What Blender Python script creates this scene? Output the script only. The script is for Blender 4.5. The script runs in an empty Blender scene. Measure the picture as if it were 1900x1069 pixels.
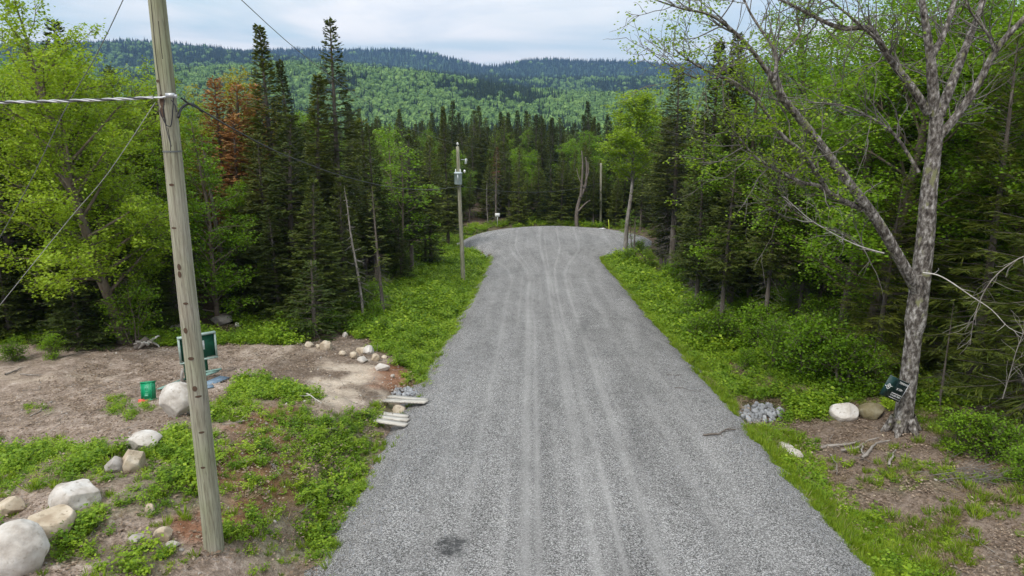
import bpy, math
import numpy as np
from math import sin, cos, tan, pi, radians
from mathutils import Matrix, Vector

SC = bpy.context.scene
COL = SC.collection

# ------------------------------------------------------------------ camera
CAMZ = 6.7
PITCH = radians(13.3)
FPX = 1266.7                      # focal length in pixels of the 1900 px wide photograph
cam_d = bpy.data.cameras.new('camera')
cam_d.lens = 24.0
cam_d.sensor_width = 36.0
cam_d.clip_start = 0.1
cam_d.clip_end = 12000
cam = bpy.data.objects.new('camera', cam_d)
cam.location = (0, 0, CAMZ)
cam.rotation_euler = (pi / 2 - PITCH, 0, 0)
COL.objects.link(cam)
SC.camera = cam

# ------------------------------------------------------------------ sky, sun, exposure
SUN_EL, SUN_AZ = radians(52), radians(215)      # azimuth clockwise from +Y
world = bpy.data.worlds.new('World')
SC.world = world
world.use_nodes = True
wn = world.node_tree
wn.nodes.clear()


def N(nt, typ, **kw):
    n = nt.nodes.new(typ)
    for k, v in kw.items():
        if k.startswith('i_'):
            n.inputs[k[2:]].default_value = v
        elif k.startswith('n_'):
            n.inputs[int(k[2:])].default_value = v
        else:
            setattr(n, k, v)
    return n


def ramp(nt, stops, fac=None, interp='LINEAR'):
    r = nt.nodes.new('ShaderNodeValToRGB')
    r.color_ramp.interpolation = interp
    el = r.color_ramp.elements
    while len(el) > 1:
        el.remove(el[-1])
    for i, (p, c) in enumerate(stops):
        e = el[0] if i == 0 else el.new(p)
        e.position = p
        e.color = (c[0], c[1], c[2], 1) if not isinstance(c, (int, float)) else (c, c, c, 1)
    if fac is not None:
        nt.links.new(fac, r.inputs['Fac'])
    return r


def mix(nt, fac, a, b, blend='MIX'):
    m = nt.nodes.new('ShaderNodeMix')
    m.data_type = 'RGBA'
    m.blend_type = blend
    for s, v in ((0, fac), (6, a), (7, b)):
        if isinstance(v, bpy.types.NodeSocket):
            nt.links.new(v, m.inputs[s])
        elif s == 0:
            m.inputs[0].default_value = v
        else:
            m.inputs[s].default_value = (v[0], v[1], v[2], 1)
    return m.outputs[2]


def math_n(nt, op, a, b=None, c=None):
    m = nt.nodes.new('ShaderNodeMath')
    m.operation = op
    for i, v in enumerate((a, b, c)):
        if v is None:
            continue
        if isinstance(v, bpy.types.NodeSocket):
            nt.links.new(v, m.inputs[i])
        else:
            m.inputs[i].default_value = v
    return m.outputs[0]


sky = N(wn, 'ShaderNodeTexSky', sky_type='NISHITA', sun_disc=False, sun_elevation=SUN_EL,
        sun_rotation=SUN_AZ, altitude=400, air_density=1.0, dust_density=2.0)
tc = N(wn, 'ShaderNodeTexCoord')
sep = N(wn, 'ShaderNodeSeparateXYZ')
wn.links.new(tc.outputs['Generated'], sep.inputs[0])
zz = math_n(wn, 'ADD', math_n(wn, 'MAXIMUM', sep.outputs['Z'], 0.0), 0.07)
cx = math_n(wn, 'DIVIDE', sep.outputs['X'], zz)
cy = math_n(wn, 'DIVIDE', sep.outputs['Y'], zz)
cmb = N(wn, 'ShaderNodeCombineXYZ')
wn.links.new(cx, cmb.inputs[0])
wn.links.new(cy, cmb.inputs[1])
cn = N(wn, 'ShaderNodeTexNoise', i_Scale=0.62, i_Detail=6.0, i_Roughness=0.55, i_Distortion=0.4)
wn.links.new(cmb.outputs[0], cn.inputs['Vector'])
cn2 = N(wn, 'ShaderNodeTexNoise', i_Scale=0.42, i_Detail=5.0, i_Roughness=0.5, i_Distortion=0.5)
wn.links.new(cmb.outputs[0], cn2.inputs['Vector'])
cov = ramp(wn, [(0.34, 0.45), (0.55, 1.0)], cn.outputs['Fac'])                     # cloud cover
tone = ramp(wn, [(0.36, (5.4, 6.9, 7.7)), (0.46, (7.2, 7.9, 8.3)), (0.53, (8.8, 8.9, 9.0)), (0.64, (9.7, 9.6, 9.5))], cn2.outputs['Fac'])
# an overcast sky is brighter overhead than at the horizon (CIE overcast law, softened)
grad = math_n(wn, 'MULTIPLY_ADD', math_n(wn, 'MAXIMUM', sep.outputs['Z'], 0.0), 0.85, 0.66)
gcol = N(wn, 'ShaderNodeCombineColor')
for k_ in range(3):
    wn.links.new(grad, gcol.inputs[k_])
cloud = mix(wn, 1.0, tone.outputs[0], gcol.outputs[0], 'MULTIPLY')
skymix = mix(wn, cov.outputs[0], sky.outputs[0], cloud)
bg = N(wn, 'ShaderNodeBackground', i_Strength=0.1)
wn.links.new(skymix, bg.inputs['Color'])
wo = N(wn, 'ShaderNodeOutputWorld')
wn.links.new(bg.outputs[0], wo.inputs['Surface'])

sun_d = bpy.data.lights.new('sun', 'SUN')
sun_d.energy = 1.5
sun_d.angle = radians(14)
sun_d.color = (1.0, 0.965, 0.91)
sun = bpy.data.objects.new('sun', sun_d)
dirv = Vector((sin(SUN_AZ) * cos(SUN_EL), cos(SUN_AZ) * cos(SUN_EL), sin(SUN_EL)))
sun.rotation_euler = dirv.to_track_quat('Z', 'Y').to_euler()
sun.location = (0, -10, 60)
COL.objects.link(sun)

SC.view_settings.view_transform = 'Standard'
SC.view_settings.look = 'None'
SC.view_settings.exposure = 0.62
SC.view_settings.gamma = 1.0
SC.view_settings.use_curve_mapping = False
try:
    SC.cycles.max_bounces = 6
    SC.cycles.diffuse_bounces = 3
    SC.cycles.transmission_bounces = 3
    SC.cycles.glossy_bounces = 2
    SC.cycles.volume_bounces = 0
    SC.cycles.caustics_reflective = False
    SC.cycles.caustics_refractive = False
except Exception:
    pass


# ------------------------------------------------------------------ numeric helpers
def hash2(ix, iy, seed):
    h = (ix.astype(np.int64) * 374761393 + iy.astype(np.int64) * 668265263 + seed * 1442695041) & 0xffffffff
    h = ((h ^ (h >> 13)) * 1274126177) & 0xffffffff
    h = h ^ (h >> 16)
    return (h & 0xffffff) / float(0xffffff)


def vnoise(x, y, seed=0):
    x = np.asarray(x, float); y = np.asarray(y, float)
    ix, iy = np.floor(x), np.floor(y)
    fx, fy = x - ix, y - iy
    fx = fx * fx * (3 - 2 * fx); fy = fy * fy * (3 - 2 * fy)
    a = hash2(ix, iy, seed); b = hash2(ix + 1, iy, seed)
    c = hash2(ix, iy + 1, seed); d = hash2(ix + 1, iy + 1, seed)
    return (a * (1 - fx) + b * fx) * (1 - fy) + (c * (1 - fx) + d * fx) * fy


def fbm(x, y, seed=0, oct=4):
    s, a, t = 0.0, 1.0, 0.0
    for k in range(oct):
        s = s + a * vnoise(x * 2 ** k + 17.3 * k, y * 2 ** k - 9.1 * k, seed + k)
        t += a
        a *= 0.5
    return s / t


def sstep(a, b, x):
    t = np.clip((x - a) / (b - a), 0, 1)
    return t * t * (3 - 2 * t)


# ------------------------------------------------------------------ terrain
def roadz(y):
    y = np.maximum(np.asarray(y, float), -25.0)
    k = 6.0                                   # smooth max(-0.077 y, -4.35)
    a, b = -0.077 * y, -4.35 + 0 * y
    return np.logaddexp(a * k, b * k) / k


def road_cx(y):
    return 1.60 + (y - 11) * 0.0290


HW = 4.68


def road_sd(x, y):
    """signed distance to the edge of the gravel (negative = on the gravel)"""
    x = np.asarray(x, float); y = np.asarray(y, float)
    wob = (fbm(x * 0.35, y * 0.35, 5, 3) - 0.5) * 0.25 + (fbm(x * 2.2, y * 2.2, 6, 2) - 0.5) * 0.22
    s = np.where(y < 62, np.abs(x - road_cx(y)) - HW, np.hypot(np.abs(x - road_cx(y)) - HW, y - 62))
    c = np.hypot((x - 4.7) / 1.0, (y - 68.6) / 1.0) - 9.3
    k = 1.0
    h = np.clip(0.5 + 0.5 * (c - s) / k, 0, 1)
    return c * (1 - h) + s * h - k * h * (1 - h) + wob


def tan_el(py):
    return np.tan(-PITCH - np.arctan((np.asarray(py, float) - 534.5) / FPX))


AZP = np.array([-900, 0, 245, 330, 420, 500, 560, 640, 700, 760, 800, 850, 880, 905, 935, 970, 1010, 1100, 1230, 1400, 1900, 2800.])
PYA = np.array([150, 150, 150, 146, 140, 136, 133, 134, 137, 141, 144, 150, 154, 158, 164, 169, 172, 175, 177, 172, 170, 170.])
PYB = np.array([92, 86, 79, 82, 89, 99, 108, 118, 124, 130, 134, 140, 143, 145, 147, 148, 147, 145, 144, 146, 150, 150.])
PYC = np.array([120, 115, 112, 108, 104, 98, 94, 95, 94, 94, 100, 112, 119, 124, 120, 113, 110, 112, 118, 124, 128, 130.])


def hills(x, y):
    yy = np.maximum(y, 1.0)
    px = 950 + FPX * (x / yy) / cos(PITCH)
    a = np.interp(px, AZP, PYA); b = np.interp(px, AZP, PYB); c = np.interp(px, AZP, PYC)
    ys = [150, 330, 620, 1250, 1600, 2200, 2700, 3500, 4300, 5200]
    zs = [0 * a - 10.5, 0 * a - 14.0, CAMZ + 620 * tan_el(a * 0 + 252), CAMZ + 1250 * tan_el(a), CAMZ + 1600 * tan_el(a + 7),
          CAMZ + 2200 * tan_el(b + 6), CAMZ + 2700 * tan_el(b + 10), CAMZ + 3500 * tan_el(c + 4), CAMZ + 4300 * tan_el(c + 22),
          CAMZ + 5200 * tan_el(c + 40)]
    z = zs[0] + 0 * x
    for i in range(len(ys) - 1):
        t = sstep(ys[i], ys[i + 1], y)
        z = z * (1 - t) + zs[i + 1] * t
    amp = np.clip((y - 300) / 900, 0, 1)
    z = z + amp * ((fbm(x / 420, y / 420, 31, 4) - 0.5) * (34 - 14 * np.clip((y - 2400) / 900, 0, 1)) + (fbm(x / 110, y / 110, 37, 3) - 0.5) * 7)
    return z


def H(x, y):
    x = np.asarray(x, float); y = np.asarray(y, float)
    d = road_sd(x, y)
    rz = roadz(y)
    left = sstep(1, -1, x - road_cx(y))
    dpos = np.maximum(d, 0)
    # left: shallow ditch then level ground with the road; right: ditch, then a slow rise
    zl = rz - 0.18 - 0.42 * np.exp(-((dpos - 0.9) / 0.75) ** 2) + 0.22 * sstep(2, 5, dpos)
    zr = rz - 0.20 - 0.55 * np.exp(-((dpos - 1.5) / 1.1) ** 2) * sstep(62, 54, y) - 0.25 * sstep(1, 3, dpos) + 0.35 * sstep(3.5, 9, dpos)
    z = zl * left + zr * (1 - left)
    # bank beside the near pole, falling towards the ditch
    bank = np.exp(-((x + 7.5) / 3.6) ** 2 - ((y - 13.5) / 6.5) ** 2)
    z = z + 0.85 * bank * sstep(0.9, 2.5, dpos)
    # entrance to the clearing: filled ditch
    ent = np.exp(-((y - 18.3) / 1.5) ** 2) * left * sstep(5.5, 1.0, dpos)
    z = z + 0.30 * ent * sstep(.5, 1.1, dpos)
    # small scale relief off the gravel
    rough = sstep(0.1, 1.2, dpos)
    z = z + rough * ((fbm(x * 0.5, y * 0.5, 3, 3) - 0.5) * 0.34 + (fbm(x * 2.6, y * 2.6, 8, 3) - 0.5) * 0.17)
    z = z + np.clip((np.abs(x) - 14) / 60, 0, 1) * (fbm(x / 30, y / 30, 12, 3) - 0.5) * 3.0
    z = np.where(d < .6, np.minimum(z, rz - .20), z)
    # under the gravel the earth is cut a little deeper
    z = np.where(d < 0, rz - 0.18 - 0.25 * sstep(0, -0.6, d), z)
    f = sstep(84, 230, y)
    return z * (1 - f) + hills(x, y) * f


def ray(px, py):
    u = (px - 950.0) / FPX; v = -(py - 534.5) / FPX
    return np.array([u, cos(PITCH) + v * sin(PITCH), -sin(PITCH) + v * cos(PITCH)])


def at(px, py):
    """where the sight line of a pixel of the photograph meets the ground"""
    d = ray(px, py)
    t = np.concatenate([np.linspace(5, 60, 5500), np.linspace(60, 400, 6000)])
    P = d[None, :] * t[:, None]
    below = (P[:, 2] + CAMZ) < H(P[:, 0], P[:, 1])
    i = int(np.argmax(below)) if below.any() else len(t) - 1
    p = P[i]
    return float(p[0]), float(p[1]), float(H(p[0], p[1]))


def atY(px, py, Y):
    d = ray(px, py)
    t = Y / d[1]
    return np.array([d[0] * t, Y, CAMZ + d[2] * t])


def project(x, y, z):
    dz = z - CAMZ
    dep = y * cos(PITCH) - dz * sin(PITCH)
    up = y * sin(PITCH) + dz * cos(PITCH)
    return 950 + FPX * x / dep, 534.5 - FPX * up / dep, dep


def in_poly(px, py, poly):
    ins = np.zeros(np.shape(px), bool)
    n = len(poly)
    for i in range(n):
        x1, y1 = poly[i]; x2, y2 = poly[(i + 1) % n]
        c = ((y1 > py) != (y2 > py)) & (px < (x2 - x1) * (py - y1) / (y2 - y1 + 1e-9) + x1)
        ins ^= c
    return ins


# ------------------------------------------------------------------ mesh builder
class MB:
    def __init__(s):
        s.v = []; s.f = {3: [], 4: []}; s.m = {3: [], 4: []}; s.n = 0; s.cur = 0

    def add(s, verts, faces, k=None):
        verts = np.asarray(verts, float).reshape(-1, 3)
        faces = np.asarray(faces, int)
        k = faces.shape[1]
        s.v.append(verts)
        s.f[k].append(faces + s.n)
        s.m[k].append(np.full(len(faces), s.cur))
        s.n += len(verts)

    def box(s, c, size, rz=0.0, M=None):
        hx, hy, hz = [q / 2 for q in size]
        v = np.array([(x, y, z) for z in (-hz, hz) for y in (-hy, hy) for x in (-hx, hx)])
        if M is not None:
            v = v @ np.array(M.to_3x3()).T
        if rz:
            R = np.array([[cos(rz), -sin(rz), 0], [sin(rz), cos(rz), 0], [0, 0, 1]])
            v = v @ R.T
        v = v + np.array(c)
        s.add(v, [(0, 2, 3, 1), (4, 5, 7, 6), (0, 1, 5, 4), (2, 6, 7, 3), (0, 4, 6, 2), (1, 3, 7, 5)])

    def tube(s, pts, rad, sides=6, cap=True):
        pts = np.asarray(pts, float)
        n = len(pts)
        rad = np.full(n, rad) if np.isscalar(rad) else np.asarray(rad, float)
        T = np.gradient(pts, axis=0)
        T /= np.linalg.norm(T, axis=1)[:, None] + 1e-12
        ref = np.array([0.31, 0.17, 0.94]) if abs(T[0][2]) < 0.9 else np.array([1.0, 0.05, 0.0])
        A = np.cross(T, ref); A /= np.linalg.norm(A, axis=1)[:, None] + 1e-12
        B = np.cross(T, A)
        ang = np.linspace(0, 2 * pi, sides, endpoint=False)
        ring = (A[:, None, :] * np.cos(ang)[None, :, None] + B[:, None, :] * np.sin(ang)[None, :, None])
        V = pts[:, None, :] + ring * rad[:, None, None]
        idx = np.arange(n * sides).reshape(n, sides)
        a = idx[:-1]; b = np.roll(idx, -1, axis=1)[:-1]
        c = np.roll(idx, -1, axis=1)[1:]; d = idx[1:]
        s.add(V.reshape(-1, 3), np.stack([a, b, c, d], -1).reshape(-1, 4))
        if cap and rad[-1] > 0.012:
            q = idx[-1] + s.n - n * sides
            m = s.n
            s.v.append(pts[-1:] + T[-1:] * rad[-1] * 0.2); s.n += 1
            s.f[3].append(np.stack([q, np.roll(q, -1), np.full(sides, m)], -1)); s.m[3].append(np.full(sides, s.cur))

    def kites(s, P, D, Nn, L, W, fold=0.25):
        """leaf shaped quads; P base, D direction, Nn rough normal, L length, W width"""
        P = np.asarray(P, float); D = np.asarray(D, float); Nn = np.asarray(Nn, float)
        D = D / (np.linalg.norm(D, axis=1)[:, None] + 1e-9)
        S = np.cross(D, Nn); S /= np.linalg.norm(S, axis=1)[:, None] + 1e-9
        U = np.cross(S, D)
        L = np.broadcast_to(np.asarray(L, float), (len(P),))[:, None]
        W = np.broadcast_to(np.asarray(W, float), (len(P),))[:, None]
        m = P + D * L * 0.5 + U * W * fold
        V = np.stack([P, m + S * W * 0.5, P + D * L, m - S * W * 0.5], 1).reshape(-1, 3)
        idx = np.arange(len(P) * 4).reshape(-1, 4)
        s.add(V, idx)

    def mesh(s, name, mats, smooth=False):
        me = bpy.data.meshes.new(name)
        V = np.concatenate(s.v) if s.v else np.zeros((0, 3))
        F3 = np.concatenate(s.f[3]) if s.f[3] else np.zeros((0, 3), int)
        F4 = np.concatenate(s.f[4]) if s.f[4] else np.zeros((0, 4), int)
        me.vertices.add(len(V)); me.vertices.foreach_set('co', V.astype(np.float32).ravel())
        nl = F3.size + F4.size
        me.loops.add(nl)
        me.loops.foreach_set('vertex_index', np.concatenate([F3.ravel(), F4.ravel()]).astype(np.int32))
        nf = len(F3) + len(F4)
        me.polygons.add(nf)
        st = np.concatenate([np.arange(len(F3)) * 3, F3.size + np.arange(len(F4)) * 4]).astype(np.int32)
        me.polygons.foreach_set('loop_start', st)
        mi = np.concatenate(([*s.m[3]] if s.m[3] else []) + ([*s.m[4]] if s.m[4] else [])).astype(np.int32)
        me.polygons.foreach_set('material_index', mi)
        if smooth:
            me.polygons.foreach_set('use_smooth', np.ones(nf, bool))
        for m in (mats if isinstance(mats, (list, tuple)) else [mats]):
            me.materials.append(m)
        me.update(calc_edges=True)
        return me


def tag(o, label=None, cat=None, group=None, kind=None):
    if label: o['label'] = label
    if cat: o['category'] = cat
    if group: o['group'] = group
    if kind: o['kind'] = kind
    return o


def link(name, mesh, parent=None, loc=None, rot=None, scale=None):
    o = bpy.data.objects.new(name, mesh)
    COL.objects.link(o)
    if parent is not None: o.parent = parent
    if loc is not None: o.location = loc
    if rot is not None: o.rotation_euler = rot
    if scale is not None: o.scale = scale
    return o


def empty(name, loc, rz=0.0, scale=1.0):
    o = bpy.data.objects.new(name, None)
    o.empty_display_size = 0.2
    COL.objects.link(o)
    o.location = loc
    o.rotation_euler = (0, 0, rz)
    o.scale = scale if isinstance(scale, (tuple, list)) else (scale,) * 3
    return o


# ------------------------------------------------------------------ materials
def new_mat(name):
    m = bpy.data.materials.new(name)
    m.use_nodes = True
    nt = m.node_tree
    nt.nodes.clear()
    out = nt.nodes.new('ShaderNodeOutputMaterial')
    p = nt.nodes.new('ShaderNodeBsdfPrincipled')
    nt.links.new(p.outputs[0], out.inputs['Surface'])
    return m, nt, p, out


def leaf_mat(name, stops, transl=0.38, rough=0.55, spread=0.5):
    """stops: colours mixed by a random number of each leaf and of each tree"""
    m, nt, p, out = new_mat(name)
    geo = N(nt, 'ShaderNodeNewGeometry'); oi = N(nt, 'ShaderNodeObjectInfo')
    f = math_n(nt, 'ADD', math_n(nt, 'MULTIPLY', geo.outputs['Random Per Island'], 1 - spread),
               math_n(nt, 'MULTIPLY', oi.outputs['Random'], spread))
    r = ramp(nt, [(i / (len(stops) - 1), c) for i, c in enumerate(stops)], f)
    nt.links.new(r.outputs[0], p.inputs['Base Color'])
    p.inputs['Roughness'].default_value = rough
    p.inputs['Specular IOR Level'].default_value = 0.25
    if transl > 0:
        t = N(nt, 'ShaderNodeBsdfTranslucent')
        tcol = mix(nt, 1.0, r.outputs[0], (1.15, 1.1, 0.55), 'MULTIPLY')
        nt.links.new(tcol, t.inputs['Color'])
        ms = N(nt, 'ShaderNodeMixShader'); ms.inputs[0].default_value = transl
        nt.links.new(p.outputs[0], ms.inputs[1]); nt.links.new(t.outputs[0], ms.inputs[2])
        nt.links.new(ms.outputs[0], out.inputs['Surface'])
    return m


def rough_mat(name, stops, scale=4.0, stretch=(1, 1, 1), rough=0.85, bump=0.3, bscale=None, coord='Object', detail=8.0,
              speck=None, bdist=0.02):
    m, nt, p, out = new_mat(name)
    t = N(nt, 'ShaderNodeTexCoord'); mp = N(nt, 'ShaderNodeMapping')
    mp.inputs['Scale'].default_value = stretch
    nt.links.new(t.outputs[coord], mp.inputs[0])
    oi = N(nt, 'ShaderNodeObjectInfo')
    ad = N(nt, 'ShaderNodeVectorMath', operation='ADD')
    sc = N(nt, 'ShaderNodeVectorMath', operation='SCALE'); sc.inputs[0].default_value = (37, 53, 29)
    nt.links.new(oi.outputs['Random'], sc.inputs['Scale'])
    nt.links.new(mp.outputs[0], ad.inputs[0]); nt.links.new(sc.outputs[0], ad.inputs[1])
    n1 = N(nt, 'ShaderNodeTexNoise', i_Scale=scale, i_Detail=detail, i_Roughness=0.62)
    nt.links.new(ad.outputs[0], n1.inputs['Vector'])
    r = ramp(nt, stops, n1.outputs['Fac'])
    colr = r.outputs[0]
    if speck:
        n3 = N(nt, 'ShaderNodeTexNoise', i_Scale=scale * speck[0], i_Detail=3.0)
        nt.links.new(ad.outputs[0], n3.inputs['Vector'])
        sr = ramp(nt, [(speck[1], 0.0), (speck[1] + 0.08, 1.0)], n3.outputs['Fac'])
        colr = mix(nt, sr.outputs[0], colr, speck[2])
    nt.links.new(colr, p.inputs['Base Color'])
    p.inputs['Roughness'].default_value = rough
    p.inputs['Specular IOR Level'].default_value = 0.3
    n2 = N(nt, 'ShaderNodeTexNoise', i_Scale=bscale or scale * 3, i_Detail=6.0, i_Roughness=0.65)
    nt.links.new(ad.outputs[0], n2.inputs['Vector'])
    b = N(nt, 'ShaderNodeBump', i_Strength=bump, i_Distance=bdist)
    nt.links.new(n2.outputs['Fac'], b.inputs['Height'])
    nt.links.new(b.outputs[0], p.inputs['Normal'])
    return m


def plain_mat(name, col, rough=0.5, metal=0.0, var=0.12):
    m, nt, p, out = new_mat(name)
    t = N(nt, 'ShaderNodeTexCoord')
    n = N(nt, 'ShaderNodeTexNoise', i_Scale=9.0, i_Detail=6.0)
    nt.links.new(t.outputs['Object'], n.inputs['Vector'])
    lo = tuple(c * (1 - var * 1.6) for c in col); hi = tuple(min(1, c * (1 + var)) for c in col)
    r = ramp(nt, [(0.3, lo), (0.7, hi)], n.outputs['Fac'])
    nt.links.new(r.outputs[0], p.inputs['Base Color'])
    p.inputs['Roughness'].default_value = rough
    p.inputs['Metallic'].default_value = metal
    return m


M = {}
M['fir'] = leaf_mat('fir_needles', [(.030, .048, .012), (.088, .120, .025), (.22, .26, .045)], .35, 0.6, 0.45)
M['spruce'] = leaf_mat('spruce_needles', [(.028, .042, .014), (.072, .094, .025), (.18, .21, .042)], .32, 0.6, 0.45)
M['hemlock'] = leaf_mat('hemlock_needles', [(.045, .065, .011), (.11, .14, .02), (.25, .28, .04)], .35, 0.6, 0.4)
M['youngfir'] = leaf_mat('young_fir_needles', [(.035, .060, .015), (.070, .105, .022), (.13, .17, .03)], .28, 0.6, 0.3)
M['rust'] = leaf_mat('dead_needles', [(.27, .12, .045), (.42, .21, .08), (.54, .32, .14)], 0.2, 0.7, 0.4)
M['darkred'] = leaf_mat('dark_red_needles', [(.09, .035, .025), (.15, .05, .035), (.20, .09, .05)], 0.2, 0.7, 0.3)
M['leaf_yellow'] = leaf_mat('yellow_green_leaves', [(.17, .265, .012), (.26, .39, .022), (.38, .50, .055)], .45, 0.5, 0.35)
M['leaf_bright'] = leaf_mat('bright_green_leaves', [(.10, .20, .010), (.18, .325, .018), (.30, .46, .035)], .45, 0.5, 0.35)
M['leaf_mid'] = leaf_mat('mid_green_leaves', [(.08, .16, .009), (.145, .265, .015), (.25, .39, .028)], .42, 0.5, 0.35)
M['leaf_bud'] = leaf_mat('budding_leaves', [(.20, .19, .015), (.30, .285, .02), (.42, .38, .06)], .4, 0.5, 0.35)
M['bush'] = leaf_mat('bush_leaves', [(.06, .13, .010), (.165, .29, .018), (.34, .47, .04)], .4, 0.5, 0.6)
M['bush_light'] = leaf_mat('light_bush_leaves', [(.12, .21, .014), (.25, .38, .022), (.42, .53, .05)], .4, 0.5, 0.6)
M['grass'] = leaf_mat('grass_blades', [(.08, .15, .010), (.18, .28, .016), (.34, .42, .04)], .35, 0.5, 0.45)
M['drygrass'] = leaf_mat('dry_grass_blades', [(.20, .15, .09), (.31, .24, .15), (.42, .34, .22)], 0.25, 0.7, 0.4)
M['litter'] = leaf_mat('dry_leaf_litter', [(.07, .045, .03), (.20, .14, .095), (.42, .33, .25)], .1, .8, .3)
M['bark'] = rough_mat('conifer_bark', [(.3, (.085, .068, .055)), (.55, (.15, .125, .105)), (.75, (.24, .22, .20))], 3, (2.2, 2.2, .5), .9, .8, 14)
M['bark_pale'] = rough_mat('pale_bark', [(.3, (.12, .10, .085)), (.5, (.24, .215, .19)), (.72, (.42, .40, .37))], 2.4, (2, 2, .7), .9, .8, 14)
M['bark_maple'] = rough_mat('maple_bark', [(.3, (.10, .075, .055)), (.55, (.19, .15, .115)), (.75, (.27, .23, .19))], 3, (2.2, 2.2, .5), .9, .8, 14)
M['bark_birch'] = rough_mat('old_birch_bark', [(.34, (.028, .023, .019)), (.46, (.10, .085, .072)), (.55, (.21, .19, .17)), (.68, (.47, .44, .41))],
                            11, (1, 1, .55), .9, 1.0, 24, speck=(.45, .60, (.20, .20, .10)), bdist=.03)
M['deadwood'] = rough_mat('grey_dead_wood', [(.3, (.16, .135, .115)), (.55, (.29, .26, .23)), (.75, (.45, .42, .38))], 4, (1, 1, 1), .9, .6, 20)
M['whitewood'] = rough_mat('bleached_wood', [(.3, (.34, .30, .26)), (.55, (.52, .49, .45)), (.75, (.68, .65, .61))], 4, (1, 1, 1), .9, .5, 20)
M['twig'] = rough_mat('grey_twigs', [(.3, (.10, .088, .076)), (.7, (.22, .20, .18))], 2, (1, 1, 1), .95, 0)
M['hill_leaf'] = leaf_mat('hill_leaves', [(.10, .18, .05), (.155, .265, .07), (.23, .35, .095)], 0, 0.8, 0.85)
M['hill_conifer'] = leaf_mat('hill_needles', [(.018, .034, .013), (.032, .052, .018), (.055, .080, .024)], 0, 0.8, 0.85)


def pole_material():
    m, nt, p, out = new_mat('weathered_pole_wood')
    t = N(nt, 'ShaderNodeTexCoord'); mp = N(nt, 'ShaderNodeMapping'); mp.inputs['Scale'].default_value = (9, 9, .35)
    nt.links.new(t.outputs['Object'], mp.inputs[0])
    n1 = N(nt, 'ShaderNodeTexNoise', i_Scale=3.0, i_Detail=9.0, i_Roughness=.7, i_Distortion=.6)
    nt.links.new(mp.outputs[0], n1.inputs['Vector'])
    r = ramp(nt, [(.30, (.085, .070, .052)), (.42, (.225, .20, .150)), (.55, (.335, .315, .245)), (.75, (.46, .44, .36))], n1.outputs['Fac'])
    n2 = N(nt, 'ShaderNodeTexNoise', i_Scale=.8, i_Detail=4.0)
    nt.links.new(t.outputs['Object'], n2.inputs['Vector'])
    r2 = ramp(nt, [(.35, (.82, .90, .72)), (.6, (1, 1, 1)), (.75, (1.0, .92, .82))], n2.outputs['Fac'])
    c = mix(nt, 1.0, r.outputs[0], r2.outputs[0], 'MULTIPLY')
    # thin dark drying cracks that run up the pole
    mp2 = N(nt, 'ShaderNodeMapping'); mp2.inputs['Scale'].default_value = (14, 14, .30)
    nt.links.new(t.outputs['Object'], mp2.inputs[0])
    v = N(nt, 'ShaderNodeTexNoise', i_Scale=1.6, i_Detail=2.0)
    nt.links.new(mp2.outputs[0], v.inputs['Vector'])
    cr = ramp(nt, [(.485, 0.0), (.5, 1.0), (.515, 0.0)], v.outputs['Fac'])
    c = mix(nt, math_n(nt, 'MULTIPLY', cr.outputs[0], .55), c, (.06, .045, .035))
    nt.links.new(c, p.inputs['Base Color'])
    p.inputs['Roughness'].default_value = .9
    b = N(nt, 'ShaderNodeBump', i_Strength=.8, i_Distance=.01)
    nt.links.new(n1.outputs['Fac'], b.inputs['Height']); nt.links.new(b.outputs[0], p.inputs['Normal'])
    return m


M['pole'] = pole_material()
M['knot'] = plain_mat('brown_knot_wood', (.085, .050, .030), .9)
M['wire_dark'] = plain_mat('black_cable', (.02, .02, .022), .5)
M['wire_grey'] = plain_mat('aluminium_strand', (.42, .42, .43), .45, .3)
M['wire_thin'] = plain_mat('steel_wire', (.16, .17, .16), .5, .3)
M['metal'] = plain_mat('galvanised_metal', (.55, .57, .58), .4, .4)
M['tank'] = plain_mat('grey_tank_paint', (.42, .49, .50), .4, 0, .08)
M['porcelain'] = plain_mat('white_porcelain', (.78, .78, .75), .25)
M['white'] = plain_mat('white_paint', (.78, .78, .76), .6)
M['green_paint'] = plain_mat('dark_green_paint', (.006, .085, .045), .5, 0, .2)
M['green_frame'] = plain_mat('grey_green_frame', (.33, .42, .37), .7)
M['green_plastic'] = plain_mat('bright_green_plastic', (.005, .28, .12), .35, 0, .1)
M['red_plastic'] = plain_mat('faded_red_plastic', (.62, .10, .06), .6)
M['blue_sheet'] = rough_mat('blue_grey_sheet', [(.35, (.11, .17, .24)), (.6, (.24, .31, .37)), (.75, (.45, .50, .52))], 3, (1, 1, 1), .6, .1)
M['teal_wood'] = rough_mat('faded_teal_wood', [(.35, (.10, .21, .17)), (.6, (.24, .35, .30)), (.75, (.42, .46, .40))], 3, (1, 8, 1), .8, .3)
M['plank'] = rough_mat('grey_weathered_plank', [(.3, (.26, .235, .20)), (.5, (.45, .42, .37)), (.72, (.64, .61, .56))], 2.5, (.6, 9, 9), .85, .5, 12)
M['sign_dark'] = plain_mat('black_green_sign', (.008, .022, .022), .35)
M['sign_left'] = plain_mat('dark_teal_sign_panel', (.012, .045, .042), .35)
M['yellow'] = plain_mat('yellow_green_marker', (.45, .55, .05), .5)
M['rock_white'] = rough_mat('whitish_rock', [(.3, (.24, .205, .17)), (.48, (.46, .415, .365)), (.7, (.64, .61, .57))], 2.2, (1, 1, 1), .9, .9, 7, speck=(5, .60, (.36, .32, .27)))
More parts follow.
